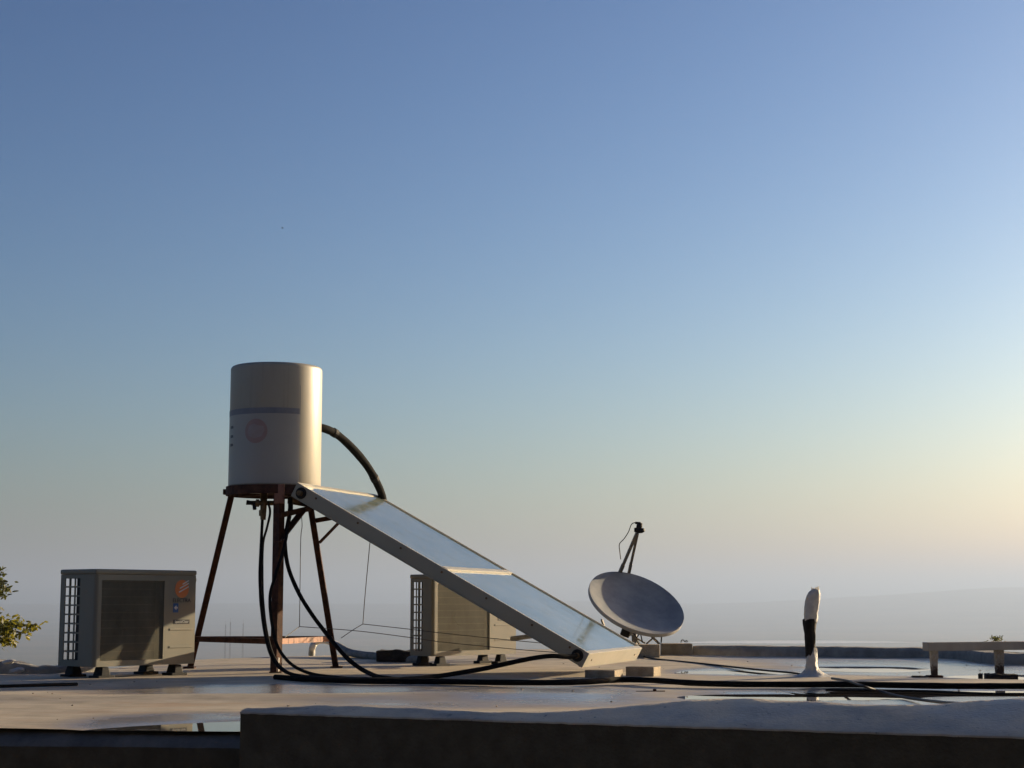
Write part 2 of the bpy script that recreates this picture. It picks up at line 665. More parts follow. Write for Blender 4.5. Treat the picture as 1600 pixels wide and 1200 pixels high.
# ---- front walls
CREST = [(383, 1107), (480, 1102), (600, 1105), (700, 1110), (800, 1114), (870, 1111), (950, 1104), (1020, 1096), (1080, 1091.5),
         (1150, 1092), (1250, 1097), (1350, 1102), (1420, 1101), (1500, 1095), (1600, 1090), (1800, 1083), (3200, 1050)]
ZF = .0815
fw = thing('parapet_wall', 'tall dark brown parapet in the foreground with a wide damp grey sloping top', 'parapet',
           (WL.x + .8, WL.y - .3, -4))
wallm, cop = MB(), MB()
rows, wrows = [], []
N = 220
for i in range(N + 1):
    s = -.0 + 6.2 * (i / N) ** 1.3
    q = WL + WD * s
    jit = .0015 * noise.noise(Vector((s * 7, 0, 1))) + .002 * noise.noise(Vector((s * 29, 4, 1)))
    zf = ZF + jit
    u = 800 + F * q.x / (q.y * math.cos(PITCH) + (zf - EYE) * math.sin(PITCH))
    v = lerp_tab(CREST, u)
    kk = math.tan(PITCH + math.atan((600 - v) / F))
    # crest lies on the sight line, 20 degrees above the front edge
    m_ = .31
    dy = (EYE + kk * q.y - zf) / (m_ - kk)
    dy = max(.03, dy) + .0015 * noise.noise(Vector((s * 11, 9, 1)))
    zc = zf + m_ * dy
    dirb = Vector((WD.y * -1, WD.x))
    dirb = Vector((.42, .91))
    def pt(d, z):
        return (q.x + dirb.x * d / dirb.y, q.y + d, z)
    prof = [pt(-.004, zf - .008), pt(-.003, zf - .003), pt(.003, zf)]
    for k in range(1, 7):
        t = k / 6
        prof.append(pt(.003 + (dy - .003) * t, zf + (zc - zf) * (t + .03 * math.sin(math.pi * t)) + .0035 * noise.noise(Vector((s * 9, t * 4, 3)))))
    back = .55
    for k in range(1, 9):
        t = k / 8
        prof.append(pt(dy + back * t, zc + (-.03 - zc) * (t * t * (3 - 2 * t)) ** .8))
    rows.append([cop.bm.verts.new(p) for p in prof])
    wrows.append([wallm.bm.verts.new((q.x, q.y - .002, z)) for z in (zf - .007, zf - .3, -4.0)] +
                 [wallm.bm.verts.new((q.x + .14, q.y + .3, z)) for z in (-4.0, -.3, zf - .04)])
for a, b in zip(rows, rows[1:]):
    for j in range(len(a) - 1):
        cop.bm.faces.new((a[j], b[j], b[j + 1], a[j + 1]))
cop.bm.faces.new(rows[0])
for a, b in zip(wrows, wrows[1:]):
    for j in range(5):
        wallm.bm.faces.new((a[j], a[j + 1], b[j + 1], b[j]))
wallm.bm.faces.new(wrows[0])
# end face flares slightly
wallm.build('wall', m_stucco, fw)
cop.build('coping', m_coping, fw, smooth=50)

lw = thing('parapet_wall', 'low dark parapet in front of the puddle, lower than the wall beside it', 'parapet', (-3, 5.5, -4))
wallm, cop = MB(), MB()
rows, wrows = [], []
for i in range(161):
    x = -.868 - 8 * (i / 160) ** 1.4
    yb = low_wall_y(x) + .012 * noise.noise(Vector((x * 4, 2, 2)))
    j1 = .006 * noise.noise(Vector((x * 6, 0, 2))) + .004 * noise.noise(Vector((x * 23, 0, 5)))
    prof = []
    for k in range(9):
        t = k / 8
        a = R(14) + t * R(50)
        prof.append((x, yb + .10 - .15 * math.sin(a), -.001 - .105 * (1 - math.cos(a)) + j1 * (1 - .5 * t)))
    prof.insert(0, (x, yb + .22, -.03))
    rows.append([cop.bm.verts.new(p) for p in prof])
    yf, zf = prof[-1][1], prof[-1][2]
    wrows.append([wallm.bm.verts.new((x, yf - .004, z)) for z in (zf + .006, -.5, -4.0)] +
                 [wallm.bm.verts.new((x, yf + .25, z)) for z in (-4.0, -.5, -.12)])
for a, b in zip(rows, rows[1:]):
    for j in range(len(a) - 1):
        cop.bm.faces.new((a[j], b[j], b[j + 1], a[j + 1]))
for a, b in zip(wrows, wrows[1:]):
    for j in range(5):
        wallm.bm.faces.new((a[j], a[j + 1], b[j + 1], b[j]))
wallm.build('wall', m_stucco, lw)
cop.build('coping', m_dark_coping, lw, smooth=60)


# ---- kerbs along the far edge of the roof
def kerb(path, width, top, name, mat, label, amp=.006, seed=0.0):
    pts = smooth_path([(x, y, 0) for x, y in path], 14)
    mb = MB()
    mb.origin = Vector((pts[0].x, pts[0].y, 0))
    rows = []
    for i, p in enumerate(pts):
        t = (pts[min(i + 1, len(pts) - 1)] - pts[max(i - 1, 0)]).normalized()
        nrm = Vector((-t.y, t.x, 0))
        h = top(i / (len(pts) - 1)) + amp * noise.noise(Vector((p.x * 5 + seed, p.y * 5, 0))) + amp * .6 * noise.noise(Vector((p.x * 19 + seed, p.y * 19, 3)))
        w = width
        prof = [(0, -.03), (0, h * .5), (.004, h - .014), (.016, h), (w - .015, h + .002), (w, h - .012), (w, -.05)]
        rows.append([mb.bm.verts.new(p + nrm * a + Vector((0, 0, z))) for a, z in prof])
    for a, b in zip(rows, rows[1:]):
        for j in range(6):
            mb.bm.faces.new((a[j], b[j], b[j + 1], a[j + 1]))
    mb.bm.faces.new(rows[0])
    mb.bm.faces.new(rows[-1][::-1])
    return tag(mb.build(name, mat, smooth=40), label, 'kerb')


gp = [G(1082, 1023.5), G(1250, 1026), G(1400, 1028), G(1475, 1029.5), G(1522, 1034), G(1560, 1038), G(1640, 1039), G(1800, 1040)]
kerb([(p.x, p.y) for p in gp], .22, lambda t: .075 + .004 * t - .012 * max(0, t - .6), 'roof_kerb', m_kerb,
     'long dark grey kerb edging the roof behind the vent pipe and white rack')
gp = [G(-260, 1050), G(-120, 1051), G(0, 1052), G(60, 1052), G(118, 1051), G(165, 1049)]
kerb([(p.x, p.y) for p in gp], .16, lambda t: .075 - .038 * min(1, max(0, (t - .38) / .22)), 'roof_kerb', m_kerb,
     'low uneven kerb at the roof edge, left of the nearer air conditioner', .012, 7.0)
for (u, v, Y, sz, lab) in ((14, 1034, 10.12, (.085, .05, .028), 'white lump of plaster lying on top of the left kerb'),
                           (27, 1047.5, 9.93, (.10, .05, .034), 'white chunk of plaster leaning on the face of the left kerb')):
    mb = MB()
    c = P(u, v, Y)
    t = bmesh.new()
    bmesh.ops.create_icosphere(t, subdivisions=2, radius=1)
    for q in t.verts:
        k = 1 + .35 * noise.noise(q.co * 1.7 + Vector((u, 0, 0)))
        q.co = Vector((q.co.x * sz[0] / 2 * k, q.co.y * sz[1] / 2 * k, q.co.z * sz[2] / 2 * k + .2 * sz[2] * q.co.x))
    mb.merge(t, c)
    mb.origin = c
    tag(mb.build('plaster_chunk', m_plaster), lab, 'rubble')

# ---- terrain: hillside dropping to a wide plain, ridges at the far side
m_land = Mat('land')
_v = m_land.coord((1, 1, 1))
_n = m_land.noise(_v, .0011, 6, .6)
_n2 = m_land.noise(_v, .0045, 5, .7)
_c = m_land.ramp(_n, [(.35, (.035, .045, .022)), (.5, (.085, .075, .045)), (.65, (.13, .105, .07))])
_f = m_land.ramp(_n2, [(.62, (0, 0, 0)), (.70, (1, 1, 1))])
m_land.l.new(m_land.mix(_f, _c, (.20, .185, .16)), m_land.b.inputs['Base Color'])
m_land.b.inputs['Roughness'].default_value = .95
m_land = m_land.m
PLAIN = -150.0


def ground_z(r, az):
    if r < 26:
        z = -4.0
    elif r < 1500:
        t = (r - 26) / 1474
        z = -4 + (PLAIN + 4) * (1 - (1 - t) ** 1.7)
    else:
        z = PLAIN
    if r > 8000:
        d = math.degrees(az)
        q = min(1, max(0, (d - 6) / 12))
        h = -22 + 165 * q * q * (3 - 2 * q) + 11 * noise.noise(Vector((d * .35, 4, 0))) + 7 * noise.noise(Vector((d * 1.6, 9, 0)))
        h += 30 * math.exp(-((d - 2.5) / 2.2) ** 2)
        k = min(1, max(0, (r - 9500) / 6500))
        z += max(0, h + 150) * k * k * (3 - 2 * k)
    return z


mb = MB()
rad = [0, 4, 12, 26, 45, 80, 140, 240, 400, 650, 1000, 1500, 2300, 3500, 5000, 7000, 9000, 12000, 15000, 17500, 20000, 22500, 24000, 27000, 34000, 45000]
NA = 360
rings = []
for r in rad:
    if r == 0:
        rings.append([mb.bm.verts.new((0, 0, -4))])
        continue
    ring = []
    for k in range(NA):
        az = -math.pi + 2 * math.pi * k / NA
        ring.append(mb.bm.verts.new((r * math.sin(az), r * math.cos(az), ground_z(r, az))))
    rings.append(ring)
for a, b in zip(rings, rings[1:]):
    for k in range(NA):
        k2 = (k + 1) % NA
        if len(a) == 1:
            mb.bm.faces.new((a[0], b[k], b[k2]))
        else:
            mb.bm.faces.new((a[k], b[k], b[k2], a[k2]))
structure(mb.build('terrain', m_land, smooth=60))

# pale sheets of water and greenhouse plastic shining on the plain
m_pale = painted('pale_field', (.75, .73, .68), (.85, .83, .78), .7, .01)
mb = MB()
pp = []
for (u, v) in ((1050, 1004), (1110, 1001.8), (1200, 1000.6), (1300, 1000.8), (1380, 1002.0), (1425, 1003.6), (1370, 1004.6), (1240, 1005.4), (1130, 1005.4)):
    q = G(u, v, PLAIN + 1)
    pp.append(q)
mb.add(pp, [tuple(range(len(pp)))])
structure(mb.build('field', m_pale))

# long pale building far out on the plain
c = G(1471, 967.5, PLAIN)
far = thing('warehouse', 'tiny long white building far out on the hazy plain above the rack', 'building', (c.x, c.y, PLAIN))
mb = MB()
mb.box((c.x, c.y, PLAIN + 7), (84, 40, 14))
mb.build('wall', m_pale, far)
mb = MB()
mb.prism([(-22, 0), (22, 0), (0, 5)], -43, 43, Matrix(((0, 0, 1), (1, 0, 0), (0, 1, 0))), (c.x, c.y, PLAIN + 14.05))
mb.build('roof', m_pale, far)

# three far masts seen through the tank stand
m_mast = painted('dark_mast_steel', (.06, .06, .06), (.09, .09, .09), .6, 1)
for k, (u, v0, lab) in enumerate(((351.5, 976, 'faint lattice mast on the plain, nearest to the left leg of the tank stand'),
                                  (359, 972, 'faint lattice mast on the plain, the middle one of three beyond the tank stand'),
                                  (379, 974, 'faint lattice mast on the plain, nearest to the black hoses of the tank'))):
    D = 2600.0
    b0 = P(u, 1026, D)
    top = P(u, v0, D).z
    base = ground_z(math.hypot(b0.x, b0.y), 0)
    t = thing('radio_mast', lab, 'mast', (b0.x, b0.y, base), group='masts on the plain')
    mb = MB()
    for sx, sy in ((-1, -1), (1, -1), (1, 1), (-1, 1)):
        mb.bar((b0.x + sx * 1.6, b0.y + sy * 1.6, base), (b0.x + sx * .35, b0.y + sy * .35, top), .25, .25)
    nst = 18
    for i in range(nst):
        z0, z1 = base + (top - base) * i / nst, base + (top - base) * (i + 1) / nst
        w0, w1 = 1.6 - 1.25 * i / nst, 1.6 - 1.25 * (i + 1) / nst
        mb.bar((b0.x - w0, b0.y - w0, z0), (b0.x + w1, b0.y - w1, z1), .12, .12)
        mb.bar((b0.x + w0, b0.y - w0, z0), (b0.x - w1, b0.y - w1, z1), .12, .12)
        mb.bar((b0.x - w0, b0.y - w0, z0), (b0.x + w0, b0.y - w0, z0), .12, .12)
    mb.build('lattice', m_mast, t)
    mb = MB()
    mb.tube([(b0.x, b0.y, top - 1), (b0.x, b0.y, top + 6)], .12, 6)
    mb.build('antenna', m_mast, t)

# ---- haze
mh = bpy.data.materials.new('haze_air')
mh.use_nodes = True
hn = mh.node_tree.nodes
for n in list(hn):
    if n.type != 'OUTPUT_MATERIAL':
        hn.remove(n)
pv = hn.new('ShaderNodeVolumePrincipled')
pv.inputs['Color'].default_value = (.30, .385, .54, 1)
pv.inputs['Density'].default_value = .00017
pv.inputs['Anisotropy'].default_value = .35
mh.node_tree.links.new(pv.outputs[0], hn['Material Output'].inputs['Volume'])
mb = MB()
mb.box((0, 0, (PLAIN - 1 + 330) / 2), (96000, 96000, 330 - (PLAIN - 1)))
hz = mb.build('haze', mh)
hz['kind'] = 'stuff'


# ================================================================== AIR CONDITIONERS
def plate_with_holes(mb, xs, zs, holes, t, fn):
    """grid plate with open cells; fn(x, z, d) maps plate coordinates and depth to space"""
    nx, nz = len(xs) - 1, len(zs) - 1
    solid = lambda i, k: 0 <= i < nx and 0 <= k < nz and (i, k) not in holes
    vt = {}

    def V(i, k, d):
        if (i, k, d) not in vt:
            vt[(i, k, d)] = mb.bm.verts.new(fn(xs[i], zs[k], t * d))
        return vt[(i, k, d)]
    for i in range(nx):
        for k in range(nz):
            if not solid(i, k):
                continue
            mb.bm.faces.new((V(i, k, 0), V(i + 1, k, 0), V(i + 1, k + 1, 0), V(i, k + 1, 0)))
            mb.bm.faces.new((V(i, k, 1), V(i, k + 1, 1), V(i + 1, k + 1, 1), V(i + 1, k, 1)))
            for (di, dk, e) in ((-1, 0, ((i, k), (i, k + 1))), (1, 0, ((i + 1, k), (i + 1, k + 1))), (0, -1, ((i, k), (i + 1, k))), (0, 1, ((i, k + 1), (i + 1, k + 1)))):
                if not solid(i + di, k + dk):
                    (a, b), (c, d) = e
                    mb.bm.faces.new((V(a, b, 0), V(c, d, 0), V(c, d, 1), V(a, b, 1)))


AW, AD, Z0, Z1 = .72, .336, .065, .585       # casing width, depth, bottom, top of the body
acu = thing('air_conditioner', 'shaded air conditioner outdoor unit left of the tank stand, orange logo on its front', 'air conditioner',
            (0, 0, 0), 0, 'air conditioner outdoor units on the roof', local=True)
mb = MB()
# front panel with the fan opening
plate_with_holes(mb, [.022, .042, .486, AW], [Z0, .098, .552, Z1], {(1, 1)}, .018, lambda x, z, d: (x, d, z))
# rounded front-left corner
n = 6
arc = [(.022 - .022 * math.sin(R(90) * k / n), .022 - .022 * math.cos(R(90) * k / n)) for k in range(n + 1)]
mb.prism(arc + [(.018, .022), (.022, .018)], Z0, Z1)
# left side: plain part, then three columns of openings
zs = [Z0, .100]
for k in range(9):
    z = .100 + k * .0525
    zs += [z + .0435, z + .0525]
zs = zs[:-1] + [Z1]
ys = [.022, .148, .194, .204, .246, .255, .292, AD]
holes = {(i, k) for i in (1, 3, 5) for k in range(1, 18, 2)}
plate_with_holes(mb, ys, zs, holes, .006, lambda y, z, d: (d, y, z))
# back with open grid
xb = [.006, .020, .062, .070, .112, .120, .200, .210, .300, .310, .400, .410, .500, AW]
plate_with_holes(mb, xb, zs, {(i, k) for i in (1, 3, 5, 7, 9, 11) for k in range(1, 18, 2)}, .006, lambda x, z, d: (x, AD - d, z))
# right side and base pan
mb.box((AW - .004, (AD + .018) / 2 - .003, (Z0 + Z1) / 2), (.008, AD - .018 - .006, Z1 - Z0))
mb.box((AW / 2 + .005, AD / 2 + .006, Z0 + .008), (AW - .03, AD - .03, .012))
# pressed ridges on the right part of the front
for z, x0, x1 in ((.268, .53, .70), (.165, .53, .70)):
    mb.box(((x0 + x1) / 2, -.0005, z), (x1 - x0, .005, .012), bevel=.002)
mb.build('casing', m_cream, acu)
mb = MB()
mb.box((AW / 2, AD / 2, Z1 + .0155), (AW + .010, AD + .010, .030), bevel=.011, segs=3)
mb.build('top_cover', m_cream, acu)
mb = MB()
mb.box((.026, .10, .335), (.022, .13, .47))
mb.box((.020, .180, .335), (.010, .030, .47))
mb.box((.34, AD - .022, .335), (.38, .016, .47))
mb.box((.34, .25, .335), (.015, .12, .47))
mb.build('coil', m_coil, acu)
mb = MB()
mb.box((.264, .085, .326), (.444, .010, .50))
mb.build('fan_shroud', m_coil, acu)
mb = MB()
mb.lathe([(0, -.02), (.055, -.02), (.06, 0), (.06, .02), (0, .02)], (.264, .06, .326), 24, Matrix(((1, 0, 0), (0, 0, 1), (0, -1, 0))))
for k in range(3):
    a = k * 2 * math.pi / 3
    vs = []
    for r, w0, w1 in ((.055, -.35, .35), (.13, -.42, .38), (.195, -.38, .30)):
        vs.append((.264 + r * math.cos(a + w0), .048, .326 + r * math.sin(a + w0)))
        vs.append((.264 + r * math.cos(a + w1), .072, .326 + r * math.sin(a + w1)))
    mb.add(vs, [(0, 1, 3, 2), (2, 3, 5, 4)])
mb.build('fan', m_coil, acu)
mb = MB()
nw = 74
for k in range(nw + 1):
    x = .047 + (.481 - .047) * k / nw
    mb.box((x, .008, .325), (.0021, .003, .452))
for k in range(11):
    z = .103 + .444 * k / 10
    mb.box((.264, .0125, z), (.442, .004, .005))
mb.build('grille', m_cream_dirty, acu)
mb = MB()
mb.box((AW + .016, .17, .19), (.030, .17, .22), bevel=.008)
mb.build('valve_cover', m_cream, acu)
mb = MB()
mb.box((AW + .010, .17, .50), (.018, .10, .05), bevel=.006)
mb.build('handle', m_cream, acu)
mb = MB()
mb.box((AW + .008, .03, .560), (.014, .035, .022), bevel=.004)
mb.build('cable_clip', m_cream, acu)
for x in (.085, .605):
    for y in (.035, .305):
        mb = MB()
        mb.box((x, y, .030), (.075, .085, .066), bevel=.006, taper=(.62, .75))
        mb.box((x, y, .004), (.115, .095, .022), bevel=.004)
        mb.build('foot', m_black, acu)
# printed marks on the front
FR = Matrix(((1, 0, 0), (0, 0, -1), (0, 1, 0)))       # text plane to the front face
LX, LZ, LR = .615, .506, .051
mb = MB()
n = 40
disc = [(LR * math.cos(2 * math.pi * k / n), LR * 1.04 * math.sin(2 * math.pi * k / n)) for k in range(n)]
mb.prism(disc, 0, .0012, FR, (LX, -.0002, LZ))
logo = mb.build('logo', m_orange, acu)
mb = MB()
for (x0, y0, x1, y1, w) in ((-.016, .004, .050, .034, .0055), (-.022, -.019, .050, .014, .0055), (.004, .028, .050, .050, .006)):
    d = Vector((x1 - x0, y1 - y0)).normalized()
    nx, ny = -d.y * w / 2, d.x * w / 2
    mb.prism([(x0 + d.x * .004 - nx, y0 - ny), (x1 - nx, y1 - ny), (x1 + nx, y1 + ny), (x0 + nx, y0 + ny), (x0 - .003, y0 - .001)], .0012, .0018, FR, (LX, -.0004, LZ))
mb.build('stripe', m_white_ink, logo)
mb = MB()
mb.merge(text_mesh('ELECTRA', .033), (LX, -.0015, .437), FR)
mb.build('lettering', m_ink, acu)
mb = MB()
mb.prism([(-.019, -.027), (.019, -.027), (.019, .027), (-.019, .027)], 0, .0012, FR, (.572, -.0002, .394))
st = mb.build('sticker', m_blue, acu)
mb = MB()
mb.prism([(-.013, 0), (.004, -.014), (.004, .014)], .0013, .0019, FR, (.572, -.0002, .395))
mb.prism([(.005, -.005), (.013, -.005), (.013, .005), (.005, .005)], .0013, .0019, FR, (.572, -.0002, .395))
mb.build('arrow', m_white_ink, st)
mb = MB()
mb.prism([(-.060, -.013), (.060, -.013), (.060, .013), (-.060, .013)], 0, .0014, FR, (.617, -.0002, .312))
bd = mb.build('badge', m_ink, acu)
mb = MB()
mb.merge(text_mesh('SpecialClear', .0205), (.617, -.0020, .3125), FR)
mb.build('lettering', m_white_ink, bd)

ORIGIN_FAR = G(690, 1043, .06)


def copy_tree(o, parent=None):
    c = o.copy()
    col.objects.link(c)
    if parent:
        c.parent = parent
    for ch in [q for q in bpy.data.objects if q.parent == o]:
        copy_tree(ch, c)
    return c


ac2 = copy_tree(acu)
ac2['label'] = 'air conditioner outdoor unit half hidden behind the sloping solar collector, its front beige'
acu.location = ((154.5 - 800) / F * 9.50, 9.50, 0)
acu.rotation_euler = (0, 0, R(90 - 40))
ac2.location = ((677 - 800) / F * 11.35, 11.35, 0)
ac2.rotation_euler = (0, 0, R(90 - 44))
ac2.scale = (1.13, .66, 1)

# ================================================================== TANK STAND
NB, LB, RB = Vector((-1.423, 10.19, 0)), Vector((-2.116, 10.98, 0)), Vector((-1.135, 11.06, 0))
TC = Vector((-1.520, 10.65, 0))
ZT = 1.150
NT = P(437, 768, 10.36)
LT = P(357, 772, 10.74)
RT = P(487, 772, 10.86)
stand = thing('tank_stand', 'rusty three legged steel stand carrying the white water tank', 'stand', (TC.x, TC.y, 0))
cen = Vector((TC.x, TC.y, .6))
for b, t, w in ((NB, NT, .050), (LB, LT, .040), (RB, RT, .040)):
    mb = MB()
    out = (b - TC)
    out.z = 0
    out.normalize()
    side = Vector((-out.y, out.x, 0))
    # angle iron: corner outwards
    xd = (-out + side).normalized()
    mb.angle_bar(b + Vector((0, 0, .006)), t, w, .005, xd)
    leg = mb.build('leg', m_rust, stand)
    mb = MB()
    mb.box(b + Vector((0, 0, .006)) - out * .02, (.075, .075, .012), bevel=.002)
    mb.build('base_plate', m_rust, leg)
    if b is NB:
        mb = MB()
        p0 = b + (t - b) * .012 + out * .004
        p1 = b + (t - b) * .085 + out * .004
        mb.bar(p0 + Vector((.012, -.004, 0)), p1 + Vector((.012, -.004, 0)), .026, .006, up=Vector((1, 0, 0)))
        mb.build('white_strip', m_white_pipe, leg)


def on_leg(b, t, z):
    k = z / t.z
    return b + (t - b) * k


zr = .195
for (a, b, m) in (((NB, NT), (LB, LT), m_rust), ((NB, NT), (RB, RT), m_rust_paint), ((LB, LT), (RB, RT), m_rust)):
    p, q = on_leg(*a, zr + .012), on_leg(*b, zr + .012)
    mb = MB()
    d = (q - p).normalized()
    x = Vector((0, 0, -1))
    mb.angle_bar(p + d * .006, q - d * .006, .034, .004, x)
    mb.build('rail', m, stand)
# ring the tank sits in, and the cross bars under the tank
mb = MB()
mb.lathe([(.300, ZT - .050), (.308, ZT - .050), (.308, ZT + .006), (.300, ZT + .006)], (TC.x, TC.y, 0), 56, closed=True)
mb.build('ring', m_rust, stand, smooth=30)
mb = MB()
for ang in (R(20), R(80), R(140)):
    d = Vector((math.cos(ang), math.sin(ang), 0))
    mb.bar(Vector((TC.x, TC.y, ZT - .030 - ang * .003)) - d * .30, Vector((TC.x, TC.y, ZT - .030 - ang * .003)) + d * .30, .035, .006)
mb.build('cross_bar', m_rust, stand)
mb = MB()
mb.box((LT.x - .004, LT.y - .02, LT.z + .012), (.05, .05, .035), bevel=.004)
mb.build('gusset', m_rust, stand)
mb = MB()
mb.box((NT.x, NT.y - .006, NT.z - .015), (.062, .010, .12), bevel=.003)
mb.box((NT.x + .020, NT.y - .012, NT.z - .012), (.020, .006, .115))
mb.build('gusset', m_rust_paint, stand)
# brackets that carry the upper end of the collector
mb = MB()
a0, a1 = on_leg(NB, NT, P(440, 805, 10.3).z), P(490, 793, 10.7)
mb.bar(a0, a1, .030, .030)
mb.build('bracket', m_rust, stand)
mb = MB()
mb.bar(on_leg(NB, NT, P(440, 846, 10.3).z), P(474, 797, 10.58), .050, .008)
mb.build('brace', m_rust, stand)
mb = MB()
r0, r1 = on_leg(RB, RT, P(496, 813, 10.85).z), P(530, 807, 10.85)
mb.bar(r0, r1, .028, .028)
mb.build('bracket', m_rust, stand)
mb = MB()
mb.bar(on_leg(RB, RT, P(503, 848, 10.88).z), P(533, 813, 10.85), .028, .010)
mb.build('brace', m_rust, stand)
mb = MB()
mb.bar(P(452, 783, 10.55), P(490, 790, 10.75), .030, .030)
mb.build('bracket', m_rust, stand)

# ================================================================== WATER TANK
ztop = 1.936
tank = thing('water_tank', 'white cylindrical water tank standing upright on the rusty stand', 'water tank', (TC.x, TC.y, ZT))
TR = .293
mb = MB()
prof = [(0, ZT - .022), (.12, ZT - .024), (.25, ZT - .022), (.272, ZT - .018), (.284, ZT - .006), (TR - .003, ZT + .006), (TR, ZT + .012), (TR, ztop - .030)]
for k in range(7):
    a = R(90) * k / 6
    prof.append((TR - .022 + .022 * math.cos(a), ztop - .028 + .022 * math.sin(a)))
prof += [(TR - .05, ztop - .003), (.14, ztop + .004), (0, ztop + .008)]
mb.lathe(prof, (TC.x, TC.y, 0), 96)
mb.build('shell', m_tank, tank, smooth=35)


def wrap_patch(a0, a1, z0, z1, r, n=30):
    """patch on the tank wall, angles measured to the right of the line of sight"""
    mb = MB()
    view = math.atan2(-TC.y, -TC.x)
    rings = []
    for k in range(n + 1):
        a = view + R(a0 + (a1 - a0) * k / n)
        d = Vector((math.cos(a), math.sin(a), 0))
        rings.append([mb.bm.verts.new(Vector((TC.x, TC.y, z)) + d * r_) for z, r_ in ((z0, r - .002), (z0, r), (z1, r), (z1, r - .002))])
    for a, b in zip(rings, rings[1:]):
        for j in range(3):
            mb.bm.faces.new((a[j], b[j], b[j + 1], a[j + 1]))
    return mb


def tz(v):
    return P(430, v, 10.36).z


wrap_patch(-110, 30.6, ZT + .014, tz(645), TR + .0012, 60).build('label_film', m_tank_label, tank, smooth=40)
wrap_patch(-112, 30, tz(645.5), tz(636.5), TR + .0022, 60).build('tape_band', m_band, tank, smooth=40)
wrap_patch(30.3, 31.2, tz(646), tz(600), TR + .0016, 2).build('seam', m_band, tank)


def wrap_shape(poly2, ang, zc, r, thick=.0012):
    """flat polygon (x right, y up) wrapped on the tank wall"""
    mb = MB()
    view = math.atan2(-TC.y, -TC.x)

    def W(x, y, rr):
        a = view + R(ang) + x / TR
        return Vector((TC.x + rr * math.cos(a), TC.y + rr * math.sin(a), zc + y))
    t = bmesh.new()
    vs = [t.verts.new((x, y, 0)) for x, y in poly2]
    f = t.faces.new(vs)
    r_ = bmesh.ops.triangulate(t, faces=[f])
    bmesh.ops.subdivide_edges(t, edges=list(t.edges), cuts=3, use_grid_fill=True)
    mp = {v: mb.bm.verts.new(W(v.co.x, v.co.y, r)) for v in t.verts}
    for f in t.faces:
        mb.bm.faces.new([mp[v] for v in f.verts])
    t.free()
    return mb


zc = tz(673)
circ = lambda r, n=28, sx=1: [(sx * r * math.cos(2 * math.pi * k / n), r * math.sin(2 * math.pi * k / n)) for k in range(n)]
lg = wrap_shape(circ(.077), -25, zc, TR + .0020).build('logo', m_faded_red, tank)
wrap_shape([(-.050, -.030), (-.010, -.048), (.040, -.034), (.058, .002), (.050, .030), (.016, .034), (-.014, .046), (-.044, .034), (-.058, 0)], -25, zc, TR + .0028).build('emblem', m_faded_pink, lg)
for k, v in enumerate((664, 678.5, 692)):
    # three short lines of dark print at the left edge
    mb = wrap_shape([(-.040, -.009), (.010, -.009), (.010, .003), (-.002, .009), (-.040, .008)], -66, tz(v), TR + .0020)
    mb.build('print_line', m_ink, tank)

# ================================================================== SOLAR COLLECTOR
Q = Vector((.39936, 9.6475, .0571))
tau, al, CL, CW, CT = .50209, .32137, 2.1165, 1.25, .09
hd = Vector((math.cos(al), -math.sin(al), 0))
E_ = Vector((hd.x * math.cos(tau), hd.y * math.cos(tau), -math.sin(tau)))
N_ = Vector((hd.x * math.sin(tau), hd.y * math.sin(tau), math.cos(tau)))
W_ = Vector((math.sin(al), math.cos(al), 0))
A0 = Q - E_ * CL                      # upper near bottom corner
CM = Matrix((E_, W_, N_)).transposed()


def C(e, w, n):
    return A0 + E_ * e + W_ * w + N_ * n


def cbox(mb, e0, e1, w0, w1, n0, n1, bevel=0.0):
    mb.box(C((e0 + e1) / 2, (w0 + w1) / 2, (n0 + n1) / 2), (e1 - e0, w1 - w0, n1 - n0), CM, bevel)


coll = thing('solar_collector', 'long sloping solar collector with two panes reflecting the blue sky', 'solar panel', (Q.x, Q.y, 0))
mb = MB()
f = .028
cbox(mb, 0, CL, 0, f, .008, CT, .002)                 # near rail
cbox(mb, 0, CL, CW - f, CW, .008, CT, .002)           # far rail
cbox(mb, 0, f, f, CW - f, .008, CT - .001, .002)
cbox(mb, .001, CL - .001, .001, CW - .001, 0, .007)   # back sheet
mb.build('casing', m_alu, coll)
mb = MB()
cbox(mb, CL - f, CL + .0015, -.0008, CW + .0008, -.001, CT + .001, .002)     # lower end piece
mb.build('end_rail', m_alu_bright, coll)
mb = MB()
cbox(mb, f * .4, CL - f, -.0015, .016, CT - .001, CT + .003)
cbox(mb, f * .4, CL - f, CW - .014, CW + .001, CT - .001, CT + .0035)
cbox(mb, -.001, f * .9, 0, CW, CT - .0005, CT + .0032)
mb.build('glazing_trim', m_alu_bright, coll)
ec = 1.10
mb = MB()
cbox(mb, ec - .020, ec + .020, .016, CW - .014, CT - .012, CT + .006, .003)
mb.build('cross_bar', m_alu_bright, coll)
for (e0, e1) in ((f, ec - .021), (ec + .021, CL - f - .002)):
    mb = MB()
    cbox(mb, e0, e1, f * .5, CW - f * .45, CT - .010, CT - .004)
    mb.build('pane', m_glass, coll)
mb = MB()
cbox(mb, .05, CL - .05, f + .01, CW - f - .01, .030, .034)
mb.build('absorber', m_coil, coll)
for e in (.16, .48, .80, 1.10, 1.42, 1.74, 2.0):
    mb = MB()
    mb.tube([C(e, .004, .066), C(e, -.004, .066)], .007, 8)
    mb.build('screw', m_brass, coll)
for w in (.12, 1.13):
    mb = MB()
    mb.tube([C(CL - .002, w, .045), C(CL + .004, w, .045)], .006, 8)
    mb.build('screw', m_brass, coll)
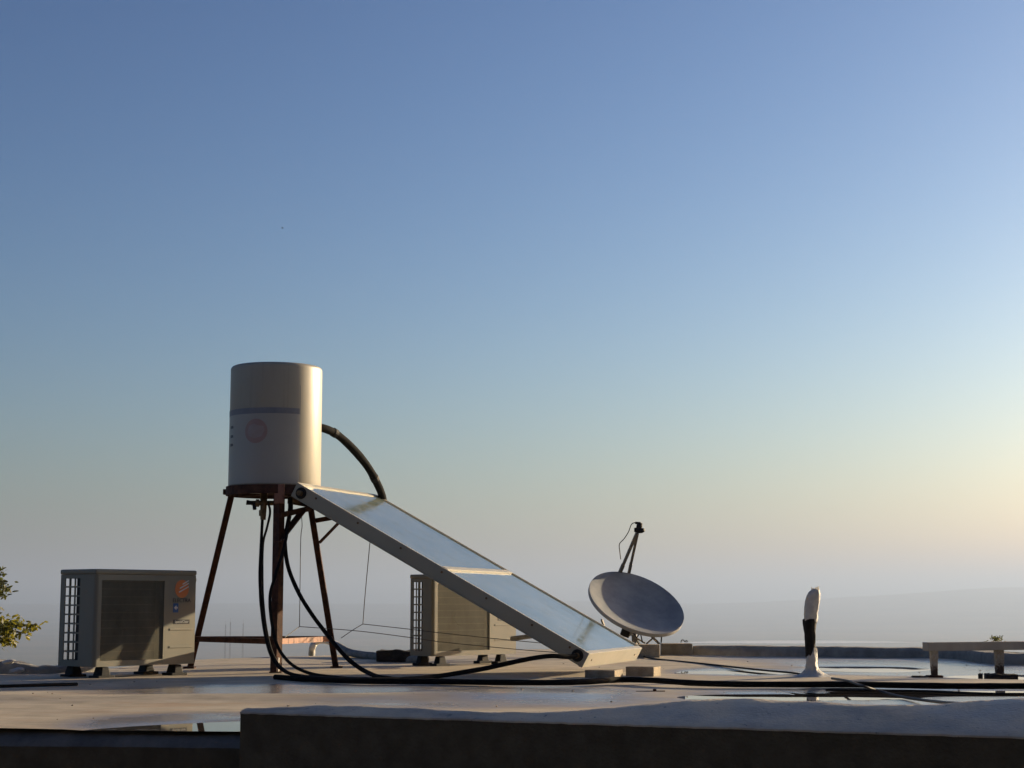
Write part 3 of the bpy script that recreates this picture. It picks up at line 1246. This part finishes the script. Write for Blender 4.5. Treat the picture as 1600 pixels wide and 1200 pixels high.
# pipe stubs on the near side, at both ends
for e in (.055, CL - .055):
    mb = MB()
    mb.tube([C(e, .012, .047), C(e, -.004, .047)], .036, 16)
    g = mb.build('grommet', m_black, coll)
    mb = MB()
    mb.tube([C(e, .0, .047), C(e, -.035, .047)], .016, 12)
    mb.build('pipe_stub', m_brass, g)
mb = MB()
mb.tube([C(.055, CW - .01, .047), C(.055, CW + .03, .047)], .018, 12)
mb.build('pipe_stub', m_brass, coll)

# bricks under the lower end
for (u0, u1, v0, v1, yf, dpt, lab) in ((912, 972, 1042, 1056.5, 9.56, .17, 'concrete brick under the near lower corner of the solar collector'),
                                        (975, 1031, 1037, 1053.5, 9.95, .16, 'concrete brick under the far lower corner of the solar collector')):
    yl = .431 * F / (v1 - 940)
    xl, xr = (u0 - 800) / F * yl, (u1 - 800) / F * yl
    h = EYE - (v0 - 940) / F * yl - .003
    # long side faces the camera, lit end turned right
    phi = R(-20)
    Lb = (xr - xl) * .80
    dx, dy = math.cos(phi), math.sin(phi)
    Mz = Matrix.Rotation(phi, 3, 'Z')
    cpt = Vector((xl, yl, 0)) + Mz @ Vector((Lb / 2, dpt / 2, h / 2 - .006))
    mb = MB()
    mb.origin = Vector((cpt.x, cpt.y, 0))
    mb.box(cpt, (Lb, dpt, h), Mz, .004)
    tag(mb.build('brick', m_concrete), lab, 'brick')

# ================================================================== HOSES AND CABLES


def hose(name, pts, r, mat, label, cat, k=6, n=10, group=None):
    mb = MB()
    pp = smooth_path(pts, k)
    mb.origin = pp[0].copy()
    mb.tube(pp, [r * (1 + .07 * noise.noise(p * 9) + .05 * noise.noise(p * 31)) for p in pp], n)
    return tag(mb.build(name, mat, smooth=60), label, cat, group)


def bands(o, pts, r, ts, name, mat, k=6, half=.012):
    pp = smooth_path(pts, k)
    for t in ts:
        i = min(len(pp) - 2, int(t * (len(pp) - 1)))
        d = (pp[i + 1] - pp[i]).normalized()
        mb = MB()
        mb.tube([pp[i] - d * half, pp[i] + d * half], r, 14)
        mb.build(name, mat, o)


def gz(u, v, r):
    q = G(u, v, r * .9)
    return q


_pts = [P(494, 668, 10.70), P(508, 670, 10.75), P(528, 680, 10.86), (P(553, 703, 11.0)), P(575, 730, 11.15), P(590, 757, 11.28), P(597, 775, 11.38), P(598, 792, 11.46), P(590, 802, 11.48)]
_o = hose('insulated_pipe', _pts, .027, m_hose, 'thick black insulated pipe arching from the white tank to the top of the collector', 'pipe', 8, 14)
bands(_o, _pts, .0305, (.22, .58, .84), 'tape_band', m_black, 8, .016)
hose('hose', [P(410, 812, 10.45), P(408, 850, 10.40), P(406, 900, 10.3), P(408, 945, 10.2), P(414, 990, 10.05), P(424, 1025, 9.9), P(440, 1046, 9.75), gz(470, 1056, .02), gz(540, 1060, .02), gz(640, 1062, .02), gz(740, 1064, .018)],
     .0095, m_hose, 'thin black hose hanging from the tank valve, left of the stand leg', 'hose')
hose('hose', [P(418, 783, 10.45), P(422, 800, 10.43), P(417, 825, 10.42), P(411, 850, 10.42), P(410, 900, 10.32), P(412, 950, 10.22), P(418, 992, 10.08), P(428, 1026, 9.95), P(446, 1048, 9.8), gz(480, 1057, .02), gz(560, 1061.5, .02)],
     .0075, m_black, 'thin black cable curling off the tank valve beside the hanging hose', 'cable')
hose('hose', [P(452, 795, 10.45), P(449, 830, 10.35), P(442, 862, 10.22), P(430, 900, 10.10), P(422, 930, 10.05), P(424, 968, 10.0), P(433, 1008, 9.9), P(452, 1035, 9.8), P(478, 1050, 9.65), gz(512, 1057, .02), gz(580, 1062, .02), gz(700, 1064, .02)],
     .0095, m_hose, 'black hose bending around the front of the middle stand leg', 'hose')
hose('hose', [P(453, 778, 10.5), P(453, 800, 10.47), P(449, 822, 10.42), P(445, 845, 10.4), P(450, 885, 10.36), P(466, 925, 10.3), P(486, 958, 10.2), P(506, 985, 10.1), P(530, 1015, 9.95), P(550, 1035, 9.8), P(575, 1051, 9.6), gz(605, 1060, .02), gz(680, 1064, .02), gz(780, 1066, .02)],
     .013, m_hose, 'thick black hose sweeping diagonally from under the tank to the roof', 'hose')
c0 = C(CL - .055, -.03, .047)
hose('hose', [c0, c0 + Vector((-.05, -.05, -.004)), P(862, 1025, 9.52), P(835, 1028, 9.55), P(800, 1035, 9.58), P(760, 1044, 9.55), P(720, 1051, 9.5), P(680, 1057, 9.4), gz(640, 1061, .02), gz(580, 1063, .02)],
     .014, m_hose, 'black hose running from the lower collector fitting back along the roof', 'hose')
mb = MB()
mb.tube([c0 + Vector((.01, .02, 0)), c0 + Vector((-.055, -.052, -.005))], .012, 12)
mb.origin = c0.copy()
tag(mb.build('hose_fitting', m_brass), 'short shiny pipe fitting at the lower side of the solar collector', 'fitting')
pts = [gz(430, 1058, .022), gz(480, 1061, .022), gz(560, 1064, .022), gz(650, 1064.5, .022), gz(760, 1066, .022), gz(860, 1066.5, .022), gz(920, 1065, .022), gz(970, 1062, .022), gz(1020, 1063, .022), gz(1080, 1067, .022), gz(1150, 1069, .022), gz(1240, 1069.5, .022), gz(1330, 1069.5, .022), gz(1420, 1071, .022), gz(1500, 1072, .022), gz(1600, 1072, .022), gz(1760, 1073, .022)]
hose('roof_pipe', pts, .0150, m_hose, 'long thick black pipe lying across the whole roof in front of the collector', 'pipe', 8, 12)
hose('cable', [gz(1002, 1024, .01), gz(1020, 1029, .008), gz(1090, 1036, .008), gz(1180, 1046, .008), gz(1235, 1051, .008), gz(1262, 1055, .01)],
     .006, m_black, 'thin black cable on the roof from the dish blocks to the vent pipe', 'cable')
hose('cable', [gz(1300, 1060, .02), gz(1325, 1064, .045), gz(1345, 1071, .05), gz(1375, 1080, .02), gz(1410, 1089, .01), gz(1460, 1096, .03), G(1520, 1101, .105), G(1580, 1105, .12), G(1640, 1107, .13), G(1760, 1110, .15)],
     .0065, m_wire, 'thin grey cable crossing over the black pipe and the grey coping at the right', 'cable')
hose('hose', [gz(-160, 1077, .02), gz(-60, 1074, .02), gz(30, 1071.5, .018), gz(80, 1070, .014), gz(120, 1069, .008)],
     .009, m_hose, 'short end of black hose on the roof below the air conditioner, at the left edge', 'hose')
hose('cable', [gz(1290, 1078, .01), gz(1380, 1079, .008), gz(1450, 1080, .008), gz(1530, 1083.5, .008), gz(1600, 1084.5, .008), gz(1720, 1085, .008)],
     .006, m_black, 'thin black cable lying at the bright puddle in front of the white rack', 'cable')

# wires strung behind the stand
wire_r = .0026


def wires(lines, label):
    mb = MB()
    mb.origin = Vector(lines[0][0])
    for l in lines:
        mb.tube(smooth_path(l, 4), wire_r, 6)
    return tag(mb.build('wire', m_wire, smooth=60), label, 'wire')


wires([[P(471, 806, 10.75), P(472, 822, 10.76), P(470, 840, 10.76), P(469, 900, 10.77), P(468, 979, 10.78)],
       [P(468, 979, 10.78), P(456, 988, 10.6), P(445, 996, 10.30)],
       [P(468, 979, 10.78), P(560, 986, 10.80), P(640, 996, 10.75), P(690, 1003, 10.65), P(790, 1013, 10.35), P(850, 1018, 10.0), P(900, 1021, 9.72)]],
      'lower sagging grey wire, tied to the middle stand leg')
wires([[P(579, 838, 10.55), P(575, 880, 10.7), P(570, 935, 10.9), P(567, 975, 11.0)],
       [P(567, 975, 11.0), P(552, 984, 11.0), P(533, 997, 10.98)],
       [P(567, 975, 11.0), P(630, 982, 10.95), P(690, 989, 10.85), P(775, 998, 10.6), P(860, 1006, 10.3)]],
      'upper grey wire hung from the collector edge and tied to the right stand leg')

# valve under the tank
vz = P(400, 787, 10.42)
valve = thing('valve', 'dark brass valve with a lever under the white tank', 'valve', vz)
mb = MB()
mb.tube([P(412, 762, 10.5), P(412, 785, 10.45), P(411, 812, 10.44)], [.022, .022, .017], 12)
mb.tube([P(410, 797, 10.44), P(410, 806, 10.44)], .022, 8)
mb.tube([P(393, 786, 10.42), P(436, 786, 10.48)], .015, 12)
mb.tube([P(400, 786, 10.42), P(405, 786, 10.42)], .024, 8)
mb.build('body', m_brass, valve)
mb = MB()
mb.tube([P(396, 786, 10.42), P(385, 785, 10.41)], [.012, .016], 10)
mb.tube([P(397, 786, 10.42), P(398, 796, 10.41)], .012, 8)
mb.build('handle', m_black, valve)
mb = MB()
mb.tube([P(454, 777, 10.55), P(454, 800, 10.50)], .016, 10)
mb.tube([P(453, 781, 10.55), P(466, 785, 10.62)], .020, 10)
mb.origin = P(454, 777, 10.55)
tag(mb.build('pipe_joint', m_brass), 'small brass pipe joint between the middle leg and the collector top', 'fitting')

# white insulated pipe stub and grey pipes behind the stand
hose('vent_bend', [G(487, 1022, 0) + Vector((0, 0, -.01)), P(488, 1012, 13.6), P(493, 1004, 13.6), P(502, 1000, 13.55), P(512, 1001, 13.5), P(524, 1007, 13.4), P(532, 1013, 13.3)],
     .028, m_white_pipe, 'white pipe bend rising from the roof behind the right stand leg', 'pipe', 6, 12)
hose('insulated_pipe', [P(527, 1009, 13.35), P(545, 1019, 13.1), P(565, 1023, 12.9), P(590, 1026, 12.7), P(612, 1030, 12.4), P(640, 1031, 12.2), P(665, 1030, 12.0)],
     .030, m_grey_pipe, 'lumpy grey wrapped pipe lying between the white pipe bend and the far air conditioner', 'pipe', 6, 12)
mb = MB()
mb.origin = G(617, 1034)
t = bmesh.new()
bmesh.ops.create_cube(t, size=1)
bmesh.ops.subdivide_edges(t, edges=list(t.edges), cuts=9, use_grid_fill=True)
for q in t.verts:
    s = Vector((q.co.x * .34, q.co.y * .17, (q.co.z + .5) * .080))
    k = noise.noise(Vector((s.x * 9, s.y * 9, s.z * 14)))
    q.co = s + Vector((.02 * k, .02 * noise.noise(s * 13), (.016 * noise.noise(Vector((s.x * 12, s.y * 7, 2)))) * (1 if s.z > .02 else 0)))
mb.merge(t, G(617, 1034) + Vector((.04, .1, 0)), Matrix.Rotation(R(-8), 3, 'Z'))
tag(mb.build('felt_bundle', m_rag, smooth=80), 'dark folded roofing felt bundle beside the far air conditioner', 'bundle')
hose('pipe', [P(800, 998, 11.8), P(815, 996, 11.7), P(832, 993.5, 11.55)], .017, m_grey_pipe, 'short grey pipe poking out to the right of the far air conditioner', 'pipe', 3, 10)

# ================================================================== SATELLITE DISH
DN = Vector((.30, -.54, .785)).normalized()
DC = P(995, 941, 13.3)
DR, DD = .386, .066
up_ = Vector((0, 0, 1))
DX = Vector((DN.y, -DN.x, 0)).normalized() * -1      # horizontal axis of the dish
DY = DN.cross(DX).normalized()
DM = Matrix((DX, DY, DN)).transposed()
dish = thing('satellite_dish', 'round grey satellite dish tipped back towards the sky, mostly in its own shadow', 'satellite dish', (DC.x, DC.y, .09))
prof = []
for k in range(13):
    r = DR * k / 12
    prof.append((r, DD * ((r / DR) ** 2 - 1)))
prof += [(DR + .010, .002), (DR + .012, -.006), (DR + .011, -.030), (DR + .006, -.033), (DR + .003, -.024)]
for k in range(12, -1, -1):
    r = DR * k / 12 * .985
    prof.append((r, DD * ((r / DR) ** 2 - 1) - .012))
mb = MB()
mb.lathe(prof, DC, 96, DM)
mb.build('reflector', m_dish, dish, smooth=40)
LN = P(998, 826, 13.02)
for (u, v, w) in ((968, 893, .013), (983, 891, .012)):
    a = P(u, v + 3, 13.63)
    mb = MB()
    mb.bar(a, LN + (a - LN) * .10, w * 1.5, w * 1.5)
    st = mb.build('arm', m_dish_arm, dish)
    mb = MB()
    mb.bar(a - (LN - a) * .04, a + (LN - a) * .20, w * 1.9, w * 2.2, bevel=.003)
    mb.build('clamp', m_dish_arm, st)
mb = MB()
ax = (DC - DN * .02 - LN).normalized()
mb.tube([P(1000, 817, 13.0), P(999, 822, 13.0), P(998, 828, 13.0)], [.020, .024, .022], 14)
mb.tube([P(1001, 818, 13.0), P(993, 817, 13.02)], [.012, .010], 10)
mb.box(P(996, 828, 13.01), (.050, .04, .034), bevel=.006)
hd_ = mb.build('feed_head', m_black, dish)
mb = MB()
mb.tube([P(997, 829, 13.0), P(1003, 829, 12.98), P(1007, 828, 12.97)], [.022, .020, .013], 12)
mb.build('feed_horn', m_black, hd_)
mb = MB()
mb.tube(smooth_path([P(995, 816, 13.01), P(987, 819, 13.1), P(982, 831, 13.25), P(975, 842, 13.4), P(968, 850, 13.5), P(968.5, 862, 13.55), P(970, 874, 13.57)], 5), .0038, 6)
mb.build('cable', m_black, dish)
# mount behind and under the reflector
BK = DC - DN * (DD + .012)
mb = MB()
mb.tube([P(992, 1008, 13.62), P(990, 985, 13.62), BK - DN * .03], .022, 12)
mb.build('mast', m_dish_arm, dish)
mb = MB()
mb.box(BK - DN * .03, (.14, .12, .05), DM, .006)
mb.build('back_bracket', m_dish_arm, dish)
for (a, b, w) in (((1012, 988), (1030, 1006), .020), ((1026, 992), (1010, 1006), .014), ((1008, 1005), (975, 985), .016), ((990, 992), (1000, 1008), .016), ((940, 968), (946, 984), .016)):
    mb = MB()
    mb.bar(P(*a, 13.45), P(*b, 13.5), w, w * .7)
    mb.build('strut', m_dish_arm, dish)
mb = MB()
mb.box(P(978, 987, 13.4), (.075, .06, .085), Matrix.Rotation(R(20), 3, 'Y'), .012)
mb.build('motor', m_black, dish)
mb = MB()
mb.tube(smooth_path([P(1033, 988, 13.4), P(1033.5, 996, 13.4), P(1033, 1004, 13.42)], 3), .006, 6)
mb.build('cable', m_black, dish)
mb = MB()
mb.tube(smooth_path([P(984, 994, 13.4), P(988, 985, 13.38), P(994, 996, 13.4), P(1000, 990, 13.4), P(1004, 1004, 13.42)], 5), .005, 6)
mb.build('cable', m_black, dish)
for (u0, u1, v0, v1, phi, dpt, lab) in ((960, 1030, 1004.5, 1025.5, -4, .20, 'concrete block under the dish, partly hidden by the corner of the collector'),
                                         (1031, 1080, 1003, 1022.5, -2, .20, 'concrete block under the dish, the right one standing clear of the collector')):
    yl = EYE * F / (v1 - 940)
    xl, xr = (u0 - 800) / F * yl, (u1 - 800) / F * yl
    h = EYE - (v0 - 940) / F * yl
    Mz = Matrix.Rotation(R(phi), 3, 'Z')
    cpt = Vector(((xl + xr) / 2, yl + dpt / 2, h / 2 - .008))
    mb = MB()
    mb.origin = Vector((cpt.x, cpt.y, 0))
    mb.box(cpt, (xr - xl - .006, dpt, h), Mz, .006)
    tag(mb.build('concrete_block', m_concrete), lab, 'block')
mb = MB()
q = P(1063, 1003, 13.35)
mb.tube(smooth_path([P(1064, 1004, 13.4), P(1065, 1000.5, 13.4), P(1068, 1000, 13.4), P(1070, 1003.5, 13.4)], 4), .004, 6)
mb.tube(smooth_path([P(1071, 1003.5, 13.42), P(1072, 1000.8, 13.42), P(1074, 1002, 13.42), P(1073, 1003.8, 13.42)], 4), .004, 6)
mb.origin = q
tag(mb.build('wire_loop', m_wire), 'tiny loose loops of wire on top of the right dish block', 'wire')

# ================================================================== VENT PIPE
vp = G(1268, 1058)
vent = thing('vent_pipe', 'crooked roof vent pipe wrapped in white coating above and black bitumen below', 'vent pipe', (vp.x, vp.y, 0))


def wrapped(stations, seed, n=36, amp=.12, jag_top=0.0, jag_bot=0.0):
    """stations: (u, v, radius); a lumpy tube about the slightly crooked axis"""
    mb = MB()
    pts = []
    for i, (u, v, r) in enumerate(stations):
        p = P(u, v, vp.y)
        pts.append((p, r))
    # refine
    fine = []
    cs = smooth_path([p for p, r in pts], 5)
    rs = []
    for i in range(len(pts) - 1):
        for j in range(5):
            rs.append(pts[i][1] + (pts[i + 1][1] - pts[i][1]) * j / 5)
    rs.append(pts[-1][1])
    rings = []
    for i, (p, r) in enumerate(zip(cs, rs)):
        ring = []
        for k in range(n):
            a = 2 * math.pi * k / n
            d = Vector((math.cos(a), math.sin(a), 0))
            w = noise.noise(Vector((d.x * 1.6 + seed, d.y * 1.6, p.z * 14))) + .5 * noise.noise(Vector((d.x * 4 + seed, d.y * 4, p.z * 40)))
            z = 0
            if i == 0:
                z = jag_bot * noise.noise(Vector((d.x * 3 + seed, d.y * 3, 1)))
            if i == len(cs) - 1:
                z = jag_top * noise.noise(Vector((d.x * 3 + seed, d.y * 3, 2)))
            ring.append(mb.bm.verts.new(p + d * r * (1 + amp * w) + Vector((0, 0, z))))
        rings.append(ring)
    for a, b in zip(rings, rings[1:]):
        for k in range(n):
            mb.bm.faces.new((a[k], a[(k + 1) % n], b[(k + 1) % n], b[k]))
    mb.bm.faces.new(rings[0][::-1])
    mb.bm.faces.new(rings[-1])
    return mb


wrapped([(1268, 1062, .150), (1269, 1058.5, .118), (1269.5, 1055, .082), (1270, 1051, .058), (1269, 1046, .042), (1268, 1038, .035), (1268, 1027, .0315), (1269, 1015, .026)], 2.0, amp=.26, jag_top=.08).build('base_flashing', m_wrap, vent, smooth=60)
wrapped([(1267.5, 1034, .027), (1266.5, 1020, .0285), (1266, 1005, .029), (1265, 990, .032), (1264.5, 978, .036), (1265, 969, .039), (1266, 967, .036)], 5.0, amp=.15, jag_bot=.09).build('bitumen_sleeve', m_tar, vent, smooth=60)
wrapped([(1266.5, 972.5, .034), (1266.8, 968, .0385), (1267.5, 958, .0395), (1268.5, 945, .0405), (1269.5, 935, .040), (1271.0, 928, .036), (1272.5, 924, .030), (1274, 921.5, .022)], 9.0, amp=.20, jag_top=.045, jag_bot=.03).build('cap_wrap', m_wrap, vent, smooth=60)

# ================================================================== WHITE PIPE RACK
b1, b2 = G(1460, 1058), G(1562, 1056)
rk = thing('pipe_rack', 'low white painted rail on short rusting legs at the right edge', 'rail', (b1.x, b1.y, 0))
zb0 = P(1447, 1017, b1.y).z
zb1 = P(1447, 1003.5, b1.y).z
dr = (b2 - b1).normalized()
mb = MB()
s0 = b1 - dr * .055
e0 = b1 + dr * 1.6
mb.bar(Vector((s0.x, s0.y, (zb0 + zb1) / 2)), Vector((e0.x, e0.y, (zb0 + zb1) / 2)), .06, zb1 - zb0, bevel=.004)
mb.build('beam', m_beam, rk)
b3 = b1 + dr * 1.15
for b, w0, w1 in ((b1, .043, .030), (b2, .052, .042), (b3, .045, .040)):
    mb = MB()
    mb.box((b.x, b.y, zb0 / 2), (w1, .04, zb0 + .01), taper=(w0 / w1, 1.1), bevel=.003)
    leg = mb.build('leg', m_leg_rusty, rk)
    mb = MB()
    mb.box((b.x, b.y, .004), (.085, .075, .014), bevel=.003)
    mb.build('foot_plate', m_rust, leg)
for (u, v, sx, sy, sz, rz, lab) in ((1564, 1056.5, .18, .08, .020, -6, 'torn dark roofing felt heaped round the foot of the second rack leg'),
                                     (1440, 1058.0, .11, .06, .012, -5, 'flat dark strip of felt beside the first rack leg'),
                                     (1532, 1057.5, .022, .02, .030, 0, 'small dark lump standing in the water between the rack legs')):
    c = G(u, v)
    t = bmesh.new()
    bmesh.ops.create_grid(t, x_segments=14, y_segments=8, size=.5)
    for q in t.verts:
        k = noise.noise(Vector((q.co.x * 3.1 + u, q.co.y * 3.1, 0)))
        k2 = noise.noise(Vector((q.co.x * 8 + u, q.co.y * 8, 4)))
        edge = max(abs(q.co.x), abs(q.co.y)) * 2
        q.co = Vector((q.co.x * sx * (1 + .3 * k2), q.co.y * sy * (1 + .3 * k2), sz * (.35 + .7 * abs(k) + .45 * abs(k2) + (.6 * max(0, abs(q.co.x) * 2 - .7) if sx > .15 else 0)) * (1 if edge < .98 else .75)))
    r_ = bmesh.ops.extrude_face_region(t, geom=list(t.faces))
    for q in [g for g in r_['geom'] if isinstance(g, bmesh.types.BMVert)]:
        q.co.z = -.008
    mb = MB()
    mb.merge(t, c, Matrix.Rotation(R(rz), 3, 'Z'))
    mb.origin = c
    tag(mb.build('felt_scrap', m_rag, smooth=60), lab, 'scrap')
c = G(1023, 1081)
mb = MB()
mb.box(c + Vector((0, 0, .006)), (.014, .014, .016), Matrix.Rotation(R(20), 3, 'Z'), .003)
mb.bar(c + Vector((-.09, 0, .002)), c + Vector((.05, .01, .003)), .012, .005)
mb.origin = c
tag(mb.build('metal_scrap', m_rust), 'small rusty scrap lying on the wet roof below the collector bricks', 'scrap')

# ================================================================== PLANTS


def leaf_cloud(mb, centre, radii, n, size, rnd, droop=0.0, shell=0.0):
    for _ in range(n):
        while True:
            d = Vector((rnd.uniform(-1, 1), rnd.uniform(-1, 1), rnd.uniform(-1, 1)))
            if shell < d.length <= 1:
                break
        k = 1 + .3 * noise.noise(d * 2.3 + Vector(centre))
        p = Vector(centre) + Vector((d.x * radii[0], d.y * radii[1], d.z * radii[2])) * k
        one_leaf(mb, p, size * rnd.uniform(.6, 1.25), rnd)


def one_leaf(mb, p, s, rnd):
    a = Vector((rnd.uniform(-1, 1), rnd.uniform(-1, 1), rnd.uniform(-.8, .5))).normalized()
    b = a.cross(Vector((rnd.uniform(-1, 1), rnd.uniform(-1, 1), rnd.uniform(-1, 1)))).normalized()
    c = a.cross(b)
    vs = [p, p + a * s * .35 + b * s * .22, p + a * s * .8 + b * s * .14 + c * s * .06, p + a * s + c * s * .10, p + a * s * .8 - b * s * .14 + c * s * .06, p + a * s * .35 - b * s * .22]
    mb.add(vs, [(0, 1, 2, 3, 4, 5)])


rnd = random.Random(11)
TY = 13.0
tb = P(-210, 900, TY)
tree = thing('tree', 'tree with yellowing leaves, only its branch tips reaching in at the left edge', 'tree', (tb.x, tb.y, -4))
branches = [
    [P(-190, 1060, TY), P(-120, 1010, TY), P(-60, 990, TY), P(-10, 982, TY - .1), P(30, 977, TY - .15), P(58, 976, TY - .2)],
    [P(-60, 990, TY), P(-25, 992, TY - .1), P(5, 998, TY - .15), P(22, 1003, TY - .2)],
    [P(-10, 982, TY - .1), P(15, 985, TY - .1), P(40, 990, TY - .15)],
    [P(-195, 1020, TY), P(-110, 950, TY + .1), P(-50, 925, TY + .1), P(-14, 915, TY), P(4, 912, TY)],
    [P(-50, 925, TY + .1), P(-20, 905, TY), P(-3, 893, TY)],
]
mb = MB()
mb.tube([(tb.x, tb.y, -4.1), (tb.x + .02, tb.y, -2.5), P(-205, 1075, TY), P(-195, 1020, TY), P(-205, 930, TY), P(-215, 850, TY)], [.13, .10, .075, .06, .04, .015], 12)
trunk = mb.build('trunk', m_bark, tree, smooth=60)
for b in branches:
    mb = MB()
    pp = smooth_path(b, 4)
    mb.tube(pp, [.022 - .019 * i / (len(pp) - 1) for i in range(len(pp))], 6)
    mb.build('branch', m_bark, trunk)
mb = MB()
leaf_cloud(mb, P(-215, 880, TY), (.72, .75, .62), 2600, .085, rnd)
leaf_cloud(mb, P(-165, 990, TY), (.50, .6, .36), 1200, .085, rnd)
for (u, v, su, sv, n) in ((6, 977, 13, 12, 110), (26, 976, 14, 9, 80), (45, 977, 9, 7, 34), (57, 980, 5, 6, 10), (69.5, 971.5, 1.5, 1, 3), (22, 962, 4, 1.2, 4), (8, 996, 12, 10, 90), (20, 1004, 7, 4.5, 30), (38, 990, 9, 4, 16), (-14, 985, 16, 18, 90)):
    for _ in range(n):
        one_leaf(mb, P(u + rnd.gauss(0, .55) * su, v + rnd.gauss(0, .55) * sv, TY - .15 + rnd.uniform(-.15, .15)), rnd.uniform(.035, .062), rnd)
crown = mb.build('crown', m_leaf, tree)
mb = MB()
for (u, v, su, sv, n) in ((-8, 918, 10, 14, 70), (5, 917, 9, 8, 60), (-1, 902, 5, 6, 16), (3, 893, 3, 4, 10), (-20, 905, 12, 16, 60), (5, 930, 4, 2, 10), (-1, 948, 2.5, 2, 5), (2, 957, 2, 1, 2)):
    for _ in range(n):
        one_leaf(mb, P(u + rnd.gauss(0, .5) * su, v + rnd.gauss(0, .5) * sv, TY + rnd.uniform(-.1, .1)), rnd.uniform(.035, .06), rnd)
mb.build('crown', m_leaf_dark, tree)

sb = P(1558, 1000, 17.0)
shr = thing('shrub', 'dark tip of a shrub showing above the rail and kerb at the right', 'shrub', (sb.x, sb.y, -4))
mb = MB()
mb.tube([(sb.x, sb.y, -4.1), (sb.x + .05, sb.y, -2), (sb.x - .02, sb.y, -.4), (sb.x, sb.y, sb.z)], [.06, .05, .025, .006], 8)
mb.build('stem', m_bark, shr)
mb = MB()
leaf_cloud(mb, (sb.x, sb.y, -1.6), (.75, .75, 1.25), 1800, .09, rnd)
for (u, v, su, sv, n) in ((1557, 998, 8, 4, 70), (1557, 1004, 14, 4, 60), (1540, 1002.5, 4, 1.5, 12), (1551, 996, 2, 2.5, 12), (1563, 995, 2, 2.5, 12)):
    for _ in range(n):
        one_leaf(mb, P(u + rnd.gauss(0, .5) * su, v + rnd.gauss(0, .5) * sv, 17 + rnd.uniform(-.1, .1)), rnd.uniform(.02, .04), rnd)
mb.build('crown', m_leaf_dark, shr)

# ================================================================== BIRD
bp = P(441.5, 356.5, 240)
mb = MB()
mb.origin = bp
mb.tube([bp + Vector((-.16, 0, 0)), bp + Vector((-.07, 0, .01)), bp + Vector((.05, 0, .01)), bp + Vector((.16, 0, .02))], [.01, .045, .05, .015], 8)
for s in (-1, 1):
    mb.add([bp + Vector((.06, 0, .03)), bp + Vector((-.05, 0, .03)), bp + Vector((-.10, s * .22, .10)), bp + Vector((-.12, s * .40, .04)), bp + Vector((-.01, s * .24, .10))], [(0, 1, 2, 3, 4)])
tag(mb.build('bird', m_black), 'tiny dark speck of a bird alone in the blue sky above the water tank', 'bird')

# ================================================================== ADDED SKY BLOCKER
m_dark_front = painted('dark_blocker_coat', (.035, .032, .028), (.055, .048, .042), .9, 2, bump=.3)
hs = thing('blocker', 'added unseen dark house front behind the camera, facing the flat roof', 'building', (0, -1.2, -4))  # unseen; added to keep sky light off faces turned to the camera
mb = MB()
mb.box((-9.7, -1.2, .2), (18, .3, 8.4))
mb.box((9.7, -1.2, .2), (18, .3, 8.4))
mb.box((0, -1.2, 2.9), (1.4, .3, 3.0))
mb.box((0, -1.2, -2.2), (1.4, .3, 3.6))
mb.build('wall', m_dark_front, hs)

# loose grit and chips scattered over the roof
mb = MB()
rg = random.Random(5)
for _ in range(170):
    y = rg.uniform(6.0, 13.0)
    x = rg.uniform(-.34, .34) * y
    if y < front_y(x) + .35 or y > lerp_tab(BACK, x) - .1:
        continue
    r = rg.choice((.002, .002, .003, .003, .005))
    t = bmesh.new()
    bmesh.ops.create_icosphere(t, subdivisions=1, radius=r)
    for q in t.verts:
        q.co = Vector((q.co.x * rg.uniform(.7, 1.6), q.co.y * rg.uniform(.7, 1.4), q.co.z * rg.uniform(.5, .9)))
    mb.merge(t, (x, y, roof_z(x, y) + r * .4))
m_grit = painted('roof_grit', (.20, .165, .125), (.36, .30, .23), .9, 40)
gr = mb.build('gravel', m_grit)
gr['kind'] = 'stuff'
